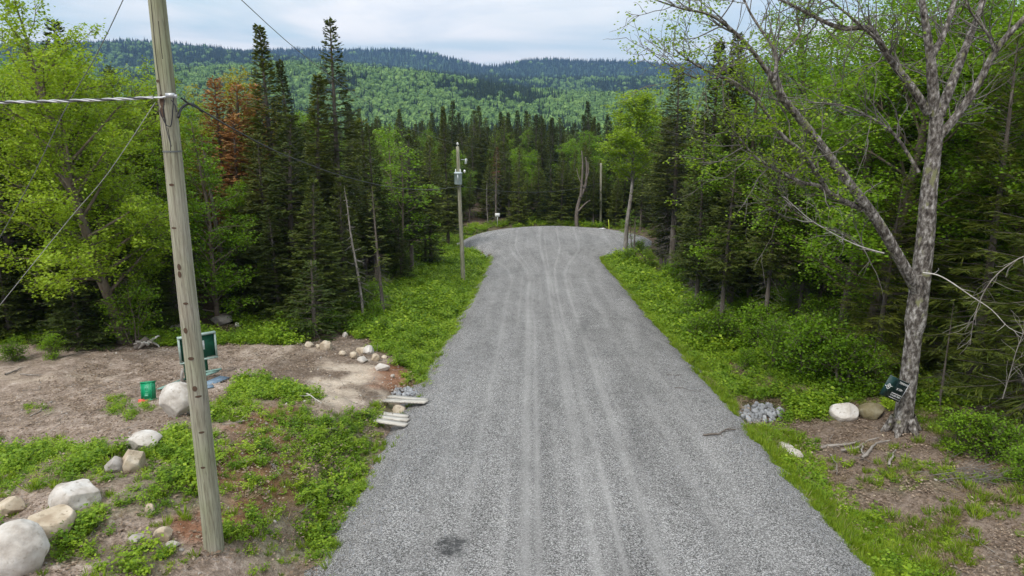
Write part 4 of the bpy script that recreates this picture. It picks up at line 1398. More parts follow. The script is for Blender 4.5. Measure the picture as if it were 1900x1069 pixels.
# ---- low poly crowns for the valley and the hills
def blob(seed, h, r, kind):
    rng = np.random.default_rng(seed)
    m_ = MB()
    if kind == 'leaf':
        n = 150
        a = rng.uniform(0, 2 * pi, n); u = rng.uniform(-.75, 1, n)
        s = np.sqrt(1 - u * u)
        base_r = 1 + .22 * np.sin(3 * a + seed) * s + .15 * np.sin(5 * u + seed * 2) + rng.normal(0, .10, n)
        c = np.stack([np.cos(a) * s * r * base_r, np.sin(a) * s * r * base_r, h * .62 + u * h * .38 * base_r], -1)
        D = rng.normal(0, 1, (n, 3)); Nn = np.stack([np.cos(a) * s, np.sin(a) * s, u + .4], -1) + rng.normal(0, .35, (n, 3))
        D = np.cross(Nn, D)
        S = rng.uniform(.30, .55, n) * r
        m_.kites(c - D / np.linalg.norm(D, axis=1)[:, None] * S[:, None] / 2, D, Nn, S, S * .85, .2)
        # inner mass
        k = 7
        aa = np.linspace(0, 2 * pi, k, endpoint=False)
        rings = [(h * .3, .45), (h * .5, .8), (h * .75, .72), (h * .93, .3)]
        V = np.array([(cos(q) * r * f, sin(q) * r * f, z) for z, f in rings for q in aa])
        I = np.arange(len(V)).reshape(-1, k)
        m_.add(V, np.stack([I[:-1], np.roll(I, -1, 1)[:-1], np.roll(I, -1, 1)[1:], I[1:]], -1).reshape(-1, 4))
        return m_.mesh('hill_crown', M['hill_leaf'])
    n = 110
    t = rng.uniform(0, 1, n) ** .8
    a = rng.uniform(0, 2 * pi, n)
    rr2 = r * (1 - t) * rng.uniform(.5, 1.0, n)
    P = np.stack([np.cos(a) * rr2 * .3, np.sin(a) * rr2 * .3, h * (.12 + .86 * t)], -1)
    D = np.stack([np.cos(a), np.sin(a), np.full(n, -.35)], -1)
    Nn = np.array([0, 0, 1.0]) + rng.normal(0, .3, (n, 3))
    m_.kites(P, D, Nn, r * (1.1 - t), .5 * r * (1.1 - t), .1)
    m_.tube([(0, 0, 0), (0, 0, h * .5), (0, 0, h)], [r * .45, r * .33, .02], 5, False)
    return m_.mesh('hill_fir', M['hill_conifer'])


hp = [blob(300 + i, 9.5, 4.2, 'leaf') for i in range(4)] + [blob(320 + i, 13, 2.6, 'fir') for i in range(4)]
PX, IX, SX = [], [], []


def hill_band(y0, y1, sp, scale, azm=.80):
    ny = int((y1 - y0) / sp)
    for j in range(ny):
        y = y0 + (j + .5) * sp
        n = int(2 * azm * y / sp)
        x = (np.arange(n) + .5) / n * 2 * azm * y - azm * y + rg_.uniform(-.8, .8, n) * sp
        yy = y + rg_.uniform(-.8, .8, n) * sp
        PX.append(np.stack([x, yy], -1)); SX.append(np.full(n, scale))


hill_band(178, 420, 5.0, .92)
hill_band(420, 1000, 6.2, .84)
hill_band(1000, 1700, 8.0, .98)
hill_band(1700, 2500, 11.5, 1.2)
hill_band(2500, 3700, 18, 1.6)
P2 = np.concatenate(PX); S2 = np.concatenate(SX)
zz2 = H(P2[:, 0], P2[:, 1])
ppx, ppy, _ = project(P2[:, 0], P2[:, 1], zz2 + 12)
# leave out what no eye can reach: the back of the ridges
keepm = (ppx > -150) & (ppx < 2050)
az_ = (P2[:, 0] / P2[:, 1])
bins = np.clip(((az_ + .85) / 1.7 * 260).astype(int), 0, 259)
order = np.argsort(P2[:, 1])
hor = np.full(260, -9.0)
tanv = (zz2 + 10 - CAMZ) / P2[:, 1]
vis = np.zeros(len(P2), bool)
for i in order:
    b = bins[i]
    if tanv[i] > hor[b] - .012:
        vis[i] = True
    lo = (zz2[i] + 5 - CAMZ) / P2[i, 1]
    if lo > hor[b]: hor[b] = lo
keepm &= vis
P2, S2, zz2 = P2[keepm], S2[keepm], zz2[keepm]
nn = len(P2)
y2 = P2[:, 1]
fr = fbm(P2[:, 0] / 140, P2[:, 1] / 190, 41, 4)
pyh = project(P2[:, 0], P2[:, 1], zz2)[1]
pcon = np.where(y2 < 330, .72, np.where(y2 < 1500, .24 + .70 * sstep(.55, .66, fr), .42 + .5 * sstep(.42, .56, fr)))
pcon = np.where(y2 > 2450, .97, pcon)
pcon = np.where((y2 > 1800) & (y2 <= 2450), np.clip(pcon + .45 * sstep(1850, 2300, y2), 0, .96), pcon)
isc = rg_.random(nn) < pcon
ii = np.where(isc, 4 + rg_.integers(0, 4, nn), rg_.integers(0, 4, nn))
S2 = S2 * rg_.uniform(.55, 1.3, nn)
rot = np.stack([np.zeros(nn), np.zeros(nn), rg_.uniform(0, 6.28, nn)], -1)
scatter('hill_forest', np.column_stack([P2, zz2 - .5]), rot, np.stack([S2, S2, S2 * rg_.uniform(.85, 1.15, nn)], -1), ii, hp)


# ------------------------------------------------------------------ undergrowth (nobody could count it)
def clump(seed, h, r, n, size, mat, kind='bush'):
    rng = np.random.default_rng(seed)
    m_ = MB()
    if kind == 'bush':
        ns = 7
        m_.cur = 0
        P, D, Nn, S = [], [], [], []
        for s in range(ns):
            a = rng.uniform(0, 2 * pi); k = rng.uniform(.2, 1)
            tip = np.array([cos(a) * r * k, sin(a) * r * k, h * rng.uniform(.55, 1.0) * (1.1 - .4 * k)])
            m = n // ns
            t = rng.uniform(.3, 1, m)[:, None]
            p = tip * t + rng.normal(0, .05, (m, 3))
            P.append(p)
            b = rng.uniform(0, 2 * pi, m)
            D.append(np.stack([np.cos(b), np.sin(b), rng.normal(-.1, .3, m)], -1)); Nn.append(np.array([0, 0, 1.0]) + rng.normal(0, .4, (m, 3)))
            S.append(size * rng.uniform(.6, 1.3, m))
        P, D, Nn, S = map(np.concatenate, (P, D, Nn, S))
        m_.kites(P, D, Nn, S, S * .68, .15)
    elif kind == 'fern':
        for s in range(7):
            a = 2 * pi * s / 7 + rng.normal(0, .3)
            o = np.array([cos(a), sin(a), 0]); sd_ = np.array([-sin(a), cos(a), 0])
            t = np.linspace(.12, 1, 9)
            c = o * (r * t)[:, None] + np.array([0, 0, 1.0]) * (h * (1.9 * t - 1.3 * t * t))[:, None]
            for sg in (-1, 1):
                m_.kites(c, o * .45 + sd_ * sg + rng.normal(0, .08, (9, 3)), np.array([[0, 0, 1.0]] * 9), r * .42 * (1.12 - t), .07 * (1.2 - t), .1)
    else:
        a = rng.uniform(0, 2 * pi, n); k = rng.uniform(0, .35, n) * r
        P = np.stack([np.cos(a) * k, np.sin(a) * k, np.zeros(n) - .02], -1)
        ln = rng.uniform(.2, .9, n)
        D = np.stack([np.cos(a) * ln, np.sin(a) * ln, np.ones(n) * (1 if kind == 'grass' else .35)], -1)
        m_.kites(P, D, rng.normal(0, 1, (n, 3)), h * rng.uniform(.5, 1.1, n), size, .1)
    return m_.mesh('clump', mat)


UG = [clump(1, .42, .34, 95, .085, M['bush']), clump(2, .34, .38, 95, .075, M['bush']), clump(3, .5, .36, 105, .095, M['bush_light']),
      clump(4, .32, .42, 0, .1, M['bush_light'], 'fern'), clump(5, .26, .30, 60, .065, M['bush_light']), clump(6, .62, .42, 120, .085, M['bush'])]
GR = [clump(11, .24, .22, 46, .016, M['grass'], 'grass'), clump(12, .16, .20, 40, .014, M['grass'], 'grass'), clump(13, .28, .2, 36, .018, M['grass'], 'grass'),
      clump(14, .24, .4, 50, .012, M['drygrass'], 'dry'), clump(15, .18, .4, 44, .012, M['drygrass'], 'dry')]


def dart(n, x0, x1, y0, y1, seed):
    rng = np.random.default_rng(seed)
    return rng.uniform(x0, x1, n), rng.uniform(y0, y1, n), rng


bp, bs, bi = [], [], []
for (n, x0, x1, y0, y1, sc_) in ((34000, -16, 14, 5, 30, .66), (34000, -11, 15, 28, 64, 1.15), (9000, -10, 20, 58, 90, 1.1), (9000, -30, -8, 26, 46, 1.1), (9000, 10, 32, 19, 46, 1.1)):
    x, y, rng = dart(n, x0, x1, y0, y1, n + int(y0))
    R_ = regions(x, y)
    dens = R_['veg'].copy()
    # the near bank is covered by bushes, the strip beside the road by low plants
    ok = rng.random(n) < dens * np.where(R_['rightnear'], .62, 1)
    ok &= R_['d'] > -.5
    ok &= ~((R_['px'] > 1360) & (R_['px'] < 1460) & (R_['py'] > 740) & (R_['py'] < 795))
    ok &= ~((R_['px'] > 700) & (R_['px'] < 800) & (R_['py'] > 712) & (R_['py'] < 765))
    for (a_, b_, ra, rb) in ((325, 765, 42, 28), (262, 826, 36, 22), (240, 860, 26, 20), (206, 865, 20, 20), (128, 930, 48, 30), (85, 985, 48, 34), (30, 1045, 60, 50),
                             (1572, 768, 32, 18), (1622, 768, 32, 18), (1462, 836, 32, 22), (742, 780, 40, 18), (0, 945, 34, 24), (326, 616, 26, 16), (408, 606, 32, 16), (440, 612, 16, 12), (270, 652, 34, 18)):
        ok &= np.hypot((R_['px'] - a_) / ra, (R_['py'] - b_) / rb) > 1
    x, y = x[ok], y[ok]
    z = R_['z'][ok]
    m = len(x)
    k = rng.random(m)
    dn = dens[ok]
    dd = R_['d'][ok]
    s = sc_ * rng.uniform(.55, 1.15, m) * np.clip(.55 + dn * .5, .4, 1.05) * np.clip(.45 + dd * .5, .45, 1)
    s = s * (.55 + .95 * fbm(x * .45, y * .45, 66, 3) + .35 * (fbm(x * 1.6, y * 1.6, 67, 2) > .6))
    s = s * np.where((x > 0) & (y > 19) & (dd > 1.2), 1.35, 1.0)
    id_ = np.where(k < .24, 0, np.where(k < .46, 1, np.where(k < .66, 2, np.where(k < .74, 3, np.where(k < .90, 4, 5)))))
    id_ = np.where(dd < .5, 4, id_)
    bp.append(np.column_stack([x, y, z - .03])); bs.append(s); bi.append(id_)
bp, bs, bi = map(np.concatenate, (bp, bs, bi))
r0_ = np.random.default_rng(3)
scatter('undergrowth', bp, np.stack([r0_.normal(0, .12, len(bp)), r0_.normal(0, .12, len(bp)), r0_.uniform(0, 6.28, len(bp))], -1), bs, bi, UG)

gp, gs, gi_ = [], [], []
for (n, x0, x1, y0, y1, sc_) in ((46000, 4, 17, 6, 24, .8), (12000, 6, 12, 22, 60, 1.0), (16000, -14, -2, 6, 24, .75), (9000, -9, -2, 24, 60, .9)):
    x, y, rng = dart(n, x0, x1, y0, y1, n + 5)
    R_ = regions(x, y)
    left = R_['left']
    patch = sstep(.40, .58, fbm(x * .55, y * .55, 93, 3))
    dens = np.where(left, .18 * R_['veg'] + .05, np.clip(R_['strip'] * (.30 + .6 * patch) + .60 * patch, 0, 1)) * (R_['d'] > .0)
    dens = np.where(R_['dirtp'], .03 * (R_['thin'] > .2), dens)
    dens = np.where(R_['forest'], dens * .2, dens)
    ok = rng.random(n) < dens
    ok &= ~((R_['px'] > 1365) & (R_['px'] < 1455) & (R_['py'] > 745) & (R_['py'] < 795))
    x, y, z = x[ok], y[ok], R_['z'][ok]
    m = len(x)
    dry = rng.random(m) < np.where(left[ok], .12, np.where(R_['strip'][ok] > .5, .12, .42 + .5 * sstep(.55, .35, fbm(x * .7, y * .7, 17, 3))))
    gp.append(np.column_stack([x, y, z])); gs.append(sc_ * rng.uniform(.5, 1.35, m) * (.7 + .7 * fbm(x * .9, y * .9, 58, 3)))
    gi_.append(np.where(dry, rng.integers(3, 5, m), rng.integers(0, 3, m)))
gp, gs, gi_ = map(np.concatenate, (gp, gs, gi_))
scatter('grass', gp, np.stack([gs * 0, gs * 0, r0_.uniform(0, 6.28, len(gp))], -1), gs, gi_, GR)

# ------------------------------------------------------------------ rocks
def ico(sub):
    t = (1 + 5 ** .5) / 2
    v = np.array([(-1, t, 0), (1, t, 0), (-1, -t, 0), (1, -t, 0), (0, -1, t), (0, 1, t), (0, -1, -t), (0, 1, -t), (t, 0, -1), (t, 0, 1), (-t, 0, -1), (-t, 0, 1)], float)
    v /= np.linalg.norm(v[0])
    f = [(0, 11, 5), (0, 5, 1), (0, 1, 7), (0, 7, 10), (0, 10, 11), (1, 5, 9), (5, 11, 4), (11, 10, 2), (10, 7, 6), (7, 1, 8), (3, 9, 4), (3, 4, 2), (3, 2, 6), (3, 6, 8), (3, 8, 9),
         (4, 9, 5), (2, 4, 11), (6, 2, 10), (8, 6, 7), (9, 8, 1)]
    for _ in range(sub):
        cache = {}; nf = []; vl = list(v)
        def mid(a, b):
            k = (min(a, b), max(a, b))
            if k not in cache:
                m_ = (vl[a] + vl[b]) / 2; vl.append(m_ / np.linalg.norm(m_)); cache[k] = len(vl) - 1
            return cache[k]
        for a, b, c in f:
            ab, bc, ca = mid(a, b), mid(b, c), mid(c, a)
            nf += [(a, ab, ca), (b, bc, ab), (c, ca, bc), (ab, bc, ca)]
        v = np.array(vl); f = nf
    return v, np.array(f)


ICO = {s: ico(s) for s in (1, 2, 4)}


def rock_mesh(seed, size, mat, sub=4, planes=14, cut=.70, flat_top=False, smooth=True):
    rng = np.random.default_rng(seed)
    v, f = ICO[sub]
    v = v.copy()
    for i in range(planes):
        n = rng.normal(0, 1, 3); n /= np.linalg.norm(n)
        if flat_top and i == 0: n = np.array([.08, -.12, 1.0]); n /= np.linalg.norm(n)
        c = cut * rng.uniform(.85, 1.25) if not (flat_top and i == 0) else .5
        d = v @ n
        v = v - np.outer(np.maximum(d - c, 0) * .97, n)
    if sub > 2:
        nn_ = fbm(v[:, 0] * 2 + seed, v[:, 1] * 2 + v[:, 2] * 1.7, seed, 4) - .5
        v = v * (1 + .16 * nn_[:, None])
    else:
        v = v * (1 + rng.normal(0, .05, (len(v), 1)))
    v = v / np.abs(v).max(0) * np.array(size) / 2
    m_ = MB(); m_.add(v, f)
    return m_.mesh('rock', mat, smooth)


def rock_px(seed, px, py, wpx, hpx, mat, label, name='boulder', cat='boulder', rz=0.0, flat=False, sub=4, sink=.36, deep=.85, planes=11):
    """px, py: middle of the rock's foot; wpx, hpx its size in the photograph"""
    x, y, z = at(px, py)
    dep = project(x, y, z)[2]
    w = wpx / FPX * dep
    h = hpx / FPX * dep * 1.05
    dd_ = w * deep
    th = math.atan2(CAMZ - z, y)
    hh = max(math.sqrt(max((h * 1.05) ** 2 - (dd_ * sin(th)) ** 2, 0)) / cos(th), h * .55)
    me = rock_mesh(seed, (w, dd_, hh * (1 + sink)), mat, sub, flat_top=flat, planes=planes)
    o = link(name, me, None, (x, y + dd_ * .32, z + hh * (.5 - sink * .5)), (0, 0, rz))
    return tag(o, label, cat)


rock_px(1, 14, 1066, 118, 84, M['rock_white'], 'largest rounded pale boulder cut by the lower left picture corner', rz=.2, planes=4)
rock_px(2, 84, 1002, 84, 58, M['rock_tan'], 'flat topped round boulder with tan face behind the largest one', flat=True, planes=4)
rock_px(3, 128, 948, 88, 50, M['rock_white'], 'angular white boulder beside the flat topped one', rz=.3)
rock_px(4, 6, 960, 56, 32, M['rock_tan'], 'small cream boulder at the left picture edge')
rock_px(5, 262, 840, 66, 36, M['rock_white'], 'bright white rounded boulder in the bushes', planes=5)
rock_px(6, 242, 876, 44, 38, M['rock_tan'], 'tan angular boulder leaning below the white rounded one', rz=.6)
rock_px(7, 206, 878, 38, 26, M['rock_grey'], 'dark cracked grey rock left of the tan angular boulder')
rock_px(8, 326, 776, 78, 58, M['rock_white'], 'big pinkish white boulder just left of the near pole')
rock_px(9, 326, 614, 36, 16, M['rock_white'], 'pale rock at the back rim of the clearing behind the near pole', sub=2)
rock_px(10, 408, 604, 44, 17, M['rock_grey'], 'long brown grey boulder at the back rim of the clearing')
rock_px(11, 1572, 780, 54, 30, M['rock_white'], 'pale smooth boulder, left one of the pair near the birch', planes=4)
rock_px(12, 1624, 778, 54, 28, M['rock_moss'], 'mossy brown boulder, right one of the pair near the birch', planes=3)
rock_px(13, 1456, 838, 40, 18, M['rock_white'], 'white flat rock in the grass by the right road edge', sub=4)
rock_px(14, 1474, 852, 42, 18, M['rock_white'], 'cracked white flat rock in front of the other flat one', sub=4)
rock_px(15, 742, 770, 30, 17, M['rock_tan'], 'reddish tan rock between the two plank bridges')
rock_px(16, 440, 606, 12, 7, M['rock_white'], 'small pale stone right of the long boulder behind the clearing', name='stone', cat='stone', sub=2)
rock_px(17, 300, 1004, 36, 22, M['rock_tan'], 'small tan rock in the dirt left of the pole foot')
rock_px(18, 250, 1006, 30, 14, M['rock_grey'], 'small grey stone in the dirt above the lower bushes', name='stone', cat='stone')
rock_px(19, 275, 955, 20, 16, M['rock_tan'], 'small tan stone half hidden in a bush left of the pole', name='stone', cat='stone')
rock_px(20, 1262, 492, 16, 8, M['rock_white'], 'pale rock on the right verge by the bare fir trunk', sub=2)
rock_px(21, 1298, 490, 18, 9, M['rock_grey'], 'grey rock on the right verge right of the fir trunk', sub=2)
rock_px(22, 1350, 575, 26, 12, M['rock_grey'], 'grey rock among the bare trunks on the right', sub=2)
rock_px(23, 1385, 630, 16, 10, M['rock_tan'], 'tan rock low in the right bushes', sub=2)
rock_px(24, 385, 772, 18, 10, M['rock_white'], 'small white stone right of the near pole by the bushes', name='stone', cat='stone', sub=2)
rock_px(25, 318, 1018, 30, 14, M['rock_white'], 'flat pale stone at the left of the pole foot', name='stone', cat='stone', sub=4)
ROW = [(604, 648, 26, 17, 'M'), (572, 642, 18, 9, 'M'), (590, 645, 12, 8, 'M'), (634, 658, 14, 8, 'M'), (684, 656, 22, 15, 'W'), (668, 654, 24, 11, 'M'), (656, 664, 18, 12, 'M'), (671, 672, 24, 11, 'W'),
       (695, 668, 22, 12, 'M'), (712, 664, 14, 7, 'M'), (706, 686, 32, 13, 'W'), (640, 624, 14, 9, 'W'), (592, 618, 12, 6, 'M'), (486, 612, 12, 6, 'W'), (728, 698, 10, 5, 'W'), (612, 640, 10, 6, 'M')]
LROW = ['largest tan stone at the left of the stone row', 'low tan stone left end of the stone row', 'small tan stone next to the left end of the row', 'single flat stone in the middle of the row', 'white block stone, brightest of the row',
        'grey tan stone left of the white block stone', 'round tan stone below the white block stone', 'pale stone below the white block in the row', 'tan stone right of the pale one near the bushes', 'small stone at the bush edge of the row',
        'flat pale slab stone at the lower right end of the row', 'pale stone under the verge bushes above the row', 'small stone at the upper rim of the clearing', 'pale small stone at the far rim of the clearing',
        'tiny pale stone beyond the slab stone', 'tiny stone on top of the largest tan one']
for i, (px, py, w, h, c) in enumerate(ROW):
    rock_px(60 + i, px, py + 2, w, h, M['rock_white'] if c == 'W' else M['rock_tan'], LROW[i], name='stone', cat='stone', sub=2 if w < 20 else 4, rz=i)

# riprap: three heaps of crushed rock
rip = [rock_mesh(400 + i, (.24, .20, .17), M['rock_blue'], 2, 7, .6, smooth=False) for i in range(6)]


def riprap(cx_, cy_, rx, ry, n, lab, grp, seed, s0=1.0, hgt=.22):
    rng = np.random.default_rng(seed)
    for i in range(n):
        a = rng.uniform(0, 2 * pi); k = rng.random() ** .5
        x, y, z = at(cx_ + cos(a) * rx * k, cy_ + sin(a) * ry * k)
        s = s0 * rng.uniform(.6, 1.25)
        o = link('riprap_stone', rip[int(rng.integers(6))], None, (x, y, z + .05 + hgt * (1 - k) * rng.random()), tuple(rng.uniform(0, 6.28, 3)), (s, s, s))
        tag(o, lab, 'stone', grp)


riprap(1412, 770, 40, 17, 95, 'grey crushed stone in the heap beside the right ditch', 'crushed stones heaped by the right ditch', 1, .85)
riprap(752, 733, 24, 10, 42, 'grey crushed stone piled at the far plank bridge', 'crushed stones by the plank bridge', 2, .8, .12)
riprap(1136, 474, 18, 8, 34, 'grey crushed stone at the road neck below the aspen', 'crushed stones at the road neck right', 3, 1.6, .25)
riprap(893, 480, 15, 5, 22, 'grey crushed stone at the road neck left side', 'crushed stones at the road neck left', 4, 1.5, .15)
riprap(1238, 568, 9, 3, 8, 'grey crushed stone in the right verge below the fir trunk', 'crushed stones in the right verge', 5, 1.0, .1)

# small stones, twigs and gravel lying about
pebs = [rock_mesh(500 + i, (1, .8, .6), m_, 1, 4, .7, smooth=False) for i, m_ in enumerate((M['rock_white'], M['rock_tan'], M['rock_grey'], M['rock_tan']))]
x, y, rng = dart(16000, -16, 17, 7, 30, 9)
R_ = regions(x, y)
ok = (R_['d'] > .3) & ~R_['forest'] & (rng.random(len(x)) < np.where(R_['left'], .34 + .6 * R_['red'], .07)) & (R_['veg'] < .85)
x, y, z = x[ok], y[ok], R_['z'][ok]
m = len(x)
scatter('loose_pebbles', np.column_stack([x, y, z + .005]), rng.uniform(0, 6.28, (m, 3)), .018 + .09 * rng.random(m) ** 4, rng.integers(0, 4, m), pebs)
gpeb = [rock_mesh(520 + i, (1, .8, .6), M['rock_blue'], 1, 4, .7, smooth=False) for i in range(3)]
x, y, rng = dart(60000, -5.5, 9, 6.5, 26, 10)
sdv = road_sd(x, y)
prob = .15 + .85 * sstep(-1.6, -.2, sdv)
ok = (sdv < 1.25) & (rng.random(len(x)) < prob * .8 * sstep(1.25, .4, sdv)) & (track_val(x, y) < .35)
x, y = x[ok], y[ok]
sdv = sdv[ok]
u_ = x - road_cx(y)
zr_ = roadz(y) + .05 * (1 - np.clip(np.abs(u_) / HW, 0, 1) ** 2) + np.where(sdv < -.8, 0, -.62 * sstep(-.8, 1.0, sdv) ** 1.4)
zr_ = np.maximum(zr_, H(x, y))
m = len(x)
scatter('loose_gravel', np.column_stack([x, y, zr_ + .006]), rng.uniform(0, 6.28, (m, 3)), .013 + .036 * rng.random(m) ** 3.5, rng.integers(0, 3, m), gpeb)

lits = []
for i in range(3):
    rngl = np.random.default_rng(650 + i); m_ = MB(); n_ = 26
    P_ = np.column_stack([rngl.normal(0, .16, (n_, 2)), rngl.uniform(.003, .02, n_)]); a_ = rngl.uniform(0, 6.28, n_)
    m_.kites(P_, np.column_stack([np.cos(a_), np.sin(a_), rngl.normal(0, .12, n_)]), np.array([0, 0, 1.0]) + rngl.normal(0, .3, (n_, 3)), rngl.uniform(.04, .09, n_), rngl.uniform(.012, .05, n_), .1)
    lits.append(m_.mesh('litter', M['litter']))
x, y, rng = dart(26000, -16, 17, 6.5, 30, 29)
R_ = regions(x, y)
ok = (R_['d'] > .45) & (rng.random(len(x)) < np.where(R_['left'], .22 + .25 * sstep(.5, .6, R_['nz']), .65)) & (R_['sand'] < .4)
x, y, z = x[ok], y[ok], R_['z'][ok]
m = len(x)
scatter('leaf_litter', np.column_stack([x, y, z + .008]), np.stack([rng.normal(0, .1, m), rng.normal(0, .1, m), rng.uniform(0, 6.28, m)], -1), rng.uniform(.6, 1.3, m), rng.integers(0, 3, m), lits)
tws = []
for i in range(4):
    rngt = np.random.default_rng(600 + i); m_ = MB()
    p1, _ = limb_path(rngt, (0, 0, .01), (1, 0, .02), 1, 5, .18, -.01)
    p1[:, 2] = np.abs(p1[:, 2]) * .4 + .01
    m_.tube(p1, np.linspace(.014, .006, 6), 4)
    p2, _ = limb_path(rngt, p1[3], (.7, .7, .05), .4, 3, .15, 0)
    m_.tube(p2, np.linspace(.008, .004, 4), 3)
    tws.append(m_.mesh('twig', M['deadwood'] if i % 2 else M['twig']))
x, y, rng = dart(7000, -16, 17, 7, 30, 19)
R_ = regions(x, y)
ok = (R_['d'] > .5) & (rng.random(len(x)) < np.where(R_['left'], .20, .34)) & (R_['veg'] < .95)
x, y, z = x[ok], y[ok], R_['z'][ok]
m = len(x)
scatter('fallen_twigs', np.column_stack([x, y, z + .01]), np.stack([rng.normal(0, .1, m), rng.normal(0, .12, m), rng.uniform(0, 6.28, m)], -1), .15 + .65 * rng.random(m) ** 2, rng.integers(0, 4, m), tws)

# ------------------------------------------------------------------ fallen wood one can point to
def ground_branch(name, label, pl, r, mat, cat='fallen branch', seed=1, side=4, lift=.05, L=.4):
    rng = np.random.default_rng(seed)
    P_ = np.array([[*at(*p)[:2], 0] for p in pl], float)
    for i in range(len(P_)): P_[i, 2] = RZ(P_[i, 0], P_[i, 1]) + lift
    o = empty(name, tuple(P_[0])); tag(o, label, cat)
    m_ = MB()
    tt = np.linspace(0, len(P_) - 1, 4 * len(P_))
    Q = np.stack([np.interp(tt, range(len(P_)), P_[:, j]) for j in range(3)], -1) - P_[0]
    Q[:, :2] += rng.normal(0, .012, (len(Q), 2))
    m_.tube(Q, np.linspace(r, r * .35, len(Q)), 6)
    link('stem', m_.mesh('stem', mat, True), o)
    if side:
        m_ = MB()
        for j in range(side):
            b = Q[rng.integers(2, len(Q) - 2)]
            d = (Q[-1] - Q[0]); d = d / np.linalg.norm(d) + rng.normal(0, .6, 3) * np.array([1, 1, .25])
            p1, _ = limb_path(rng, b, d, L * rng.uniform(.5, 1), 4, .15, .0)
            m_.tube(p1, np.linspace(r * .45, .004, 5), 4)
        link('side_twigs', m_.mesh('side_twigs', mat), o)['kind'] = 'stuff'
    return o


ground_branch('fallen_branch', 'brown forked dead branch lying on the gravel near the right edge', [(1302, 838), (1330, 836), (1345, 826), (1362, 822)], .030, M['bark'], seed=2, side=5, lift=.03)
ground_branch('fallen_branch', 'small dark dead twig on the gravel above the forked branch', [(1248, 744), (1270, 746), (1288, 752)], .012, M['bark'], seed=3, side=3, lift=.02)
ground_branch('fallen_branch', 'faint dead twig on the gravel farther up near the right edge', [(1236, 718), (1252, 720), (1272, 718)], .010, M['bark'], seed=4, side=2, lift=.02)
ROOTS = [([(1522, 834), (1550, 830), (1575, 828), (1596, 822)], .055, 'thick grey root lying longest in the heap below the birch'),
         ([(1560, 842), (1590, 836), (1612, 822), (1630, 818)], .04, 'grey curved root across the heap below the birch'),
         ([(1598, 858), (1615, 842), (1625, 830), (1650, 824)], .045, 'grey root sticking up toward the birch foot'),
         ([(1600, 826), (1598, 842), (1605, 850)], .03, 'short upright grey root in the heap'),
         ([(1648, 870), (1655, 850), (1662, 840)], .035, 'bent grey root stub nearest the picture right of the heap'),
         ([(1540, 850), (1552, 870), (1552, 890)], .015, 'thin pale stick lying below the root heap')]
for i, (pl, r, lab) in enumerate(ROOTS):
    ground_branch('dead_root', lab, pl, r, M['deadwood'], 'dead root', seed=10 + i, side=2, lift=.06 + .03 * (i % 3), L=.3)
ground_branch('fallen_branch', 'pale stick lying on the dirt at the left of the clearing', [(55, 775), (75, 765), (100, 743)], .018, M['deadwood'], seed=21, side=2, lift=.03)
ground_branch('fallen_branch', 'grey fallen pole at the left rim of the clearing', [(12, 697), (30, 690), (42, 684)], .04, M['deadwood'], seed=22, side=0, lift=.05)
ground_branch('fallen_branch', 'bleached stick arching over the bank right of the bushes', [(555, 735), (575, 740), (598, 756)], .022, M['whitewood'], seed=23, side=4, lift=.12)
ground_branch('fallen_branch', 'grey brush branch leaning on the bank near the red earth', [(480, 850), (505, 865), (522, 885)], .014, M['deadwood'], seed=24, side=5, lift=.05)
ground_branch('fallen_branch', 'grey log lying in the bushes left of the road', [(708, 577), (722, 580), (740, 578)], .06, M['deadwood'], seed=25, side=2, lift=.10)
ground_branch('fallen_branch', 'thin dark branch lying on the clearing below the left fir', [(40, 696), (60, 698), (82, 697)], .02, M['deadwood'], seed=26, side=3, lift=.04)
for i, (px, py) in enumerate(((1740, 900), (1770, 890), (1800, 898), (1755, 880), (1720, 890))):
    ground_branch('brush_stick', ['thin brown stick at the front of the brush heap', 'thin brown stick across the middle of the brush heap', 'thin brown stick at the right end of the brush heap', 'thin brown stick on top of the brush heap', 'thin brown stick at the left end of the brush heap'][i],
                  [(px, py), (px + 40, py - 6), (px + 80, py + 4)], .012, M['twig'], 'stick', seed=30 + i, side=14, lift=.10, L=.8)

# uprooted stump behind the clearing
sx, sy, sz = at(268, 646)
st = empty('uprooted_stump', (sx, sy, sz)); tag(st, 'grey weathered uprooted stump with bleached root arms behind the clearing', 'stump')
m_ = MB(); m_.tube([(-.35, 0, .0), (-.1, 0, .16), (.15, .05, .30)], [.12, .17, .20], 9)
link('stump_body', m_.mesh('stump_body', M['bark'], True), st)
rngs = np.random.default_rng(4)
for i in range(8):
    a = i * .8 + .9 * (i % 3)
    m_ = MB()
    p1, _ = limb_path(rngs, (.05 + .1 * cos(a), .1 * sin(a), .22), (cos(a), sin(a) * .8, .15 + .5 * sin(a * 2.3)), .35 + .3 * (i % 2), 5, .38, -.10)
    m_.tube(p1, np.linspace(.085, .02, 6), 6)
    link('root', m_.mesh('root', M['whitewood'] if i % 2 else M['deadwood'], True), st)
sx, sy, sz = at(235, 640)

# ------------------------------------------------------------------ utility poles
def pole(name, label, foot, top, r0, r1, extra=()):
    o = empty(name, tuple(foot)); tag(o, label, 'utility pole')
    m_ = MB()
    f = np.zeros(3); t = np.array(top) - np.array(foot)
    s = np.linspace(-.03, 1, 26)[:, None]
    pts = f + t * s
    pts[:, 0] += .008 * np.sin(s[:, 0] * 9)
    m_.tube(pts, np.linspace(r0, r1, 26), 20)
    link('pole_shaft', m_.mesh('pole_shaft', M['pole'], True), o)
    return o, t


f1 = np.array(at(397, 1014)); f1[2] -= .02
t1 = atY(284, -60, f1[1] - .12)
p1o, tv1 = pole('utility_pole', 'tall weathered wooden utility pole standing near at the left with knots and cables', f1, t1, .172, .118)


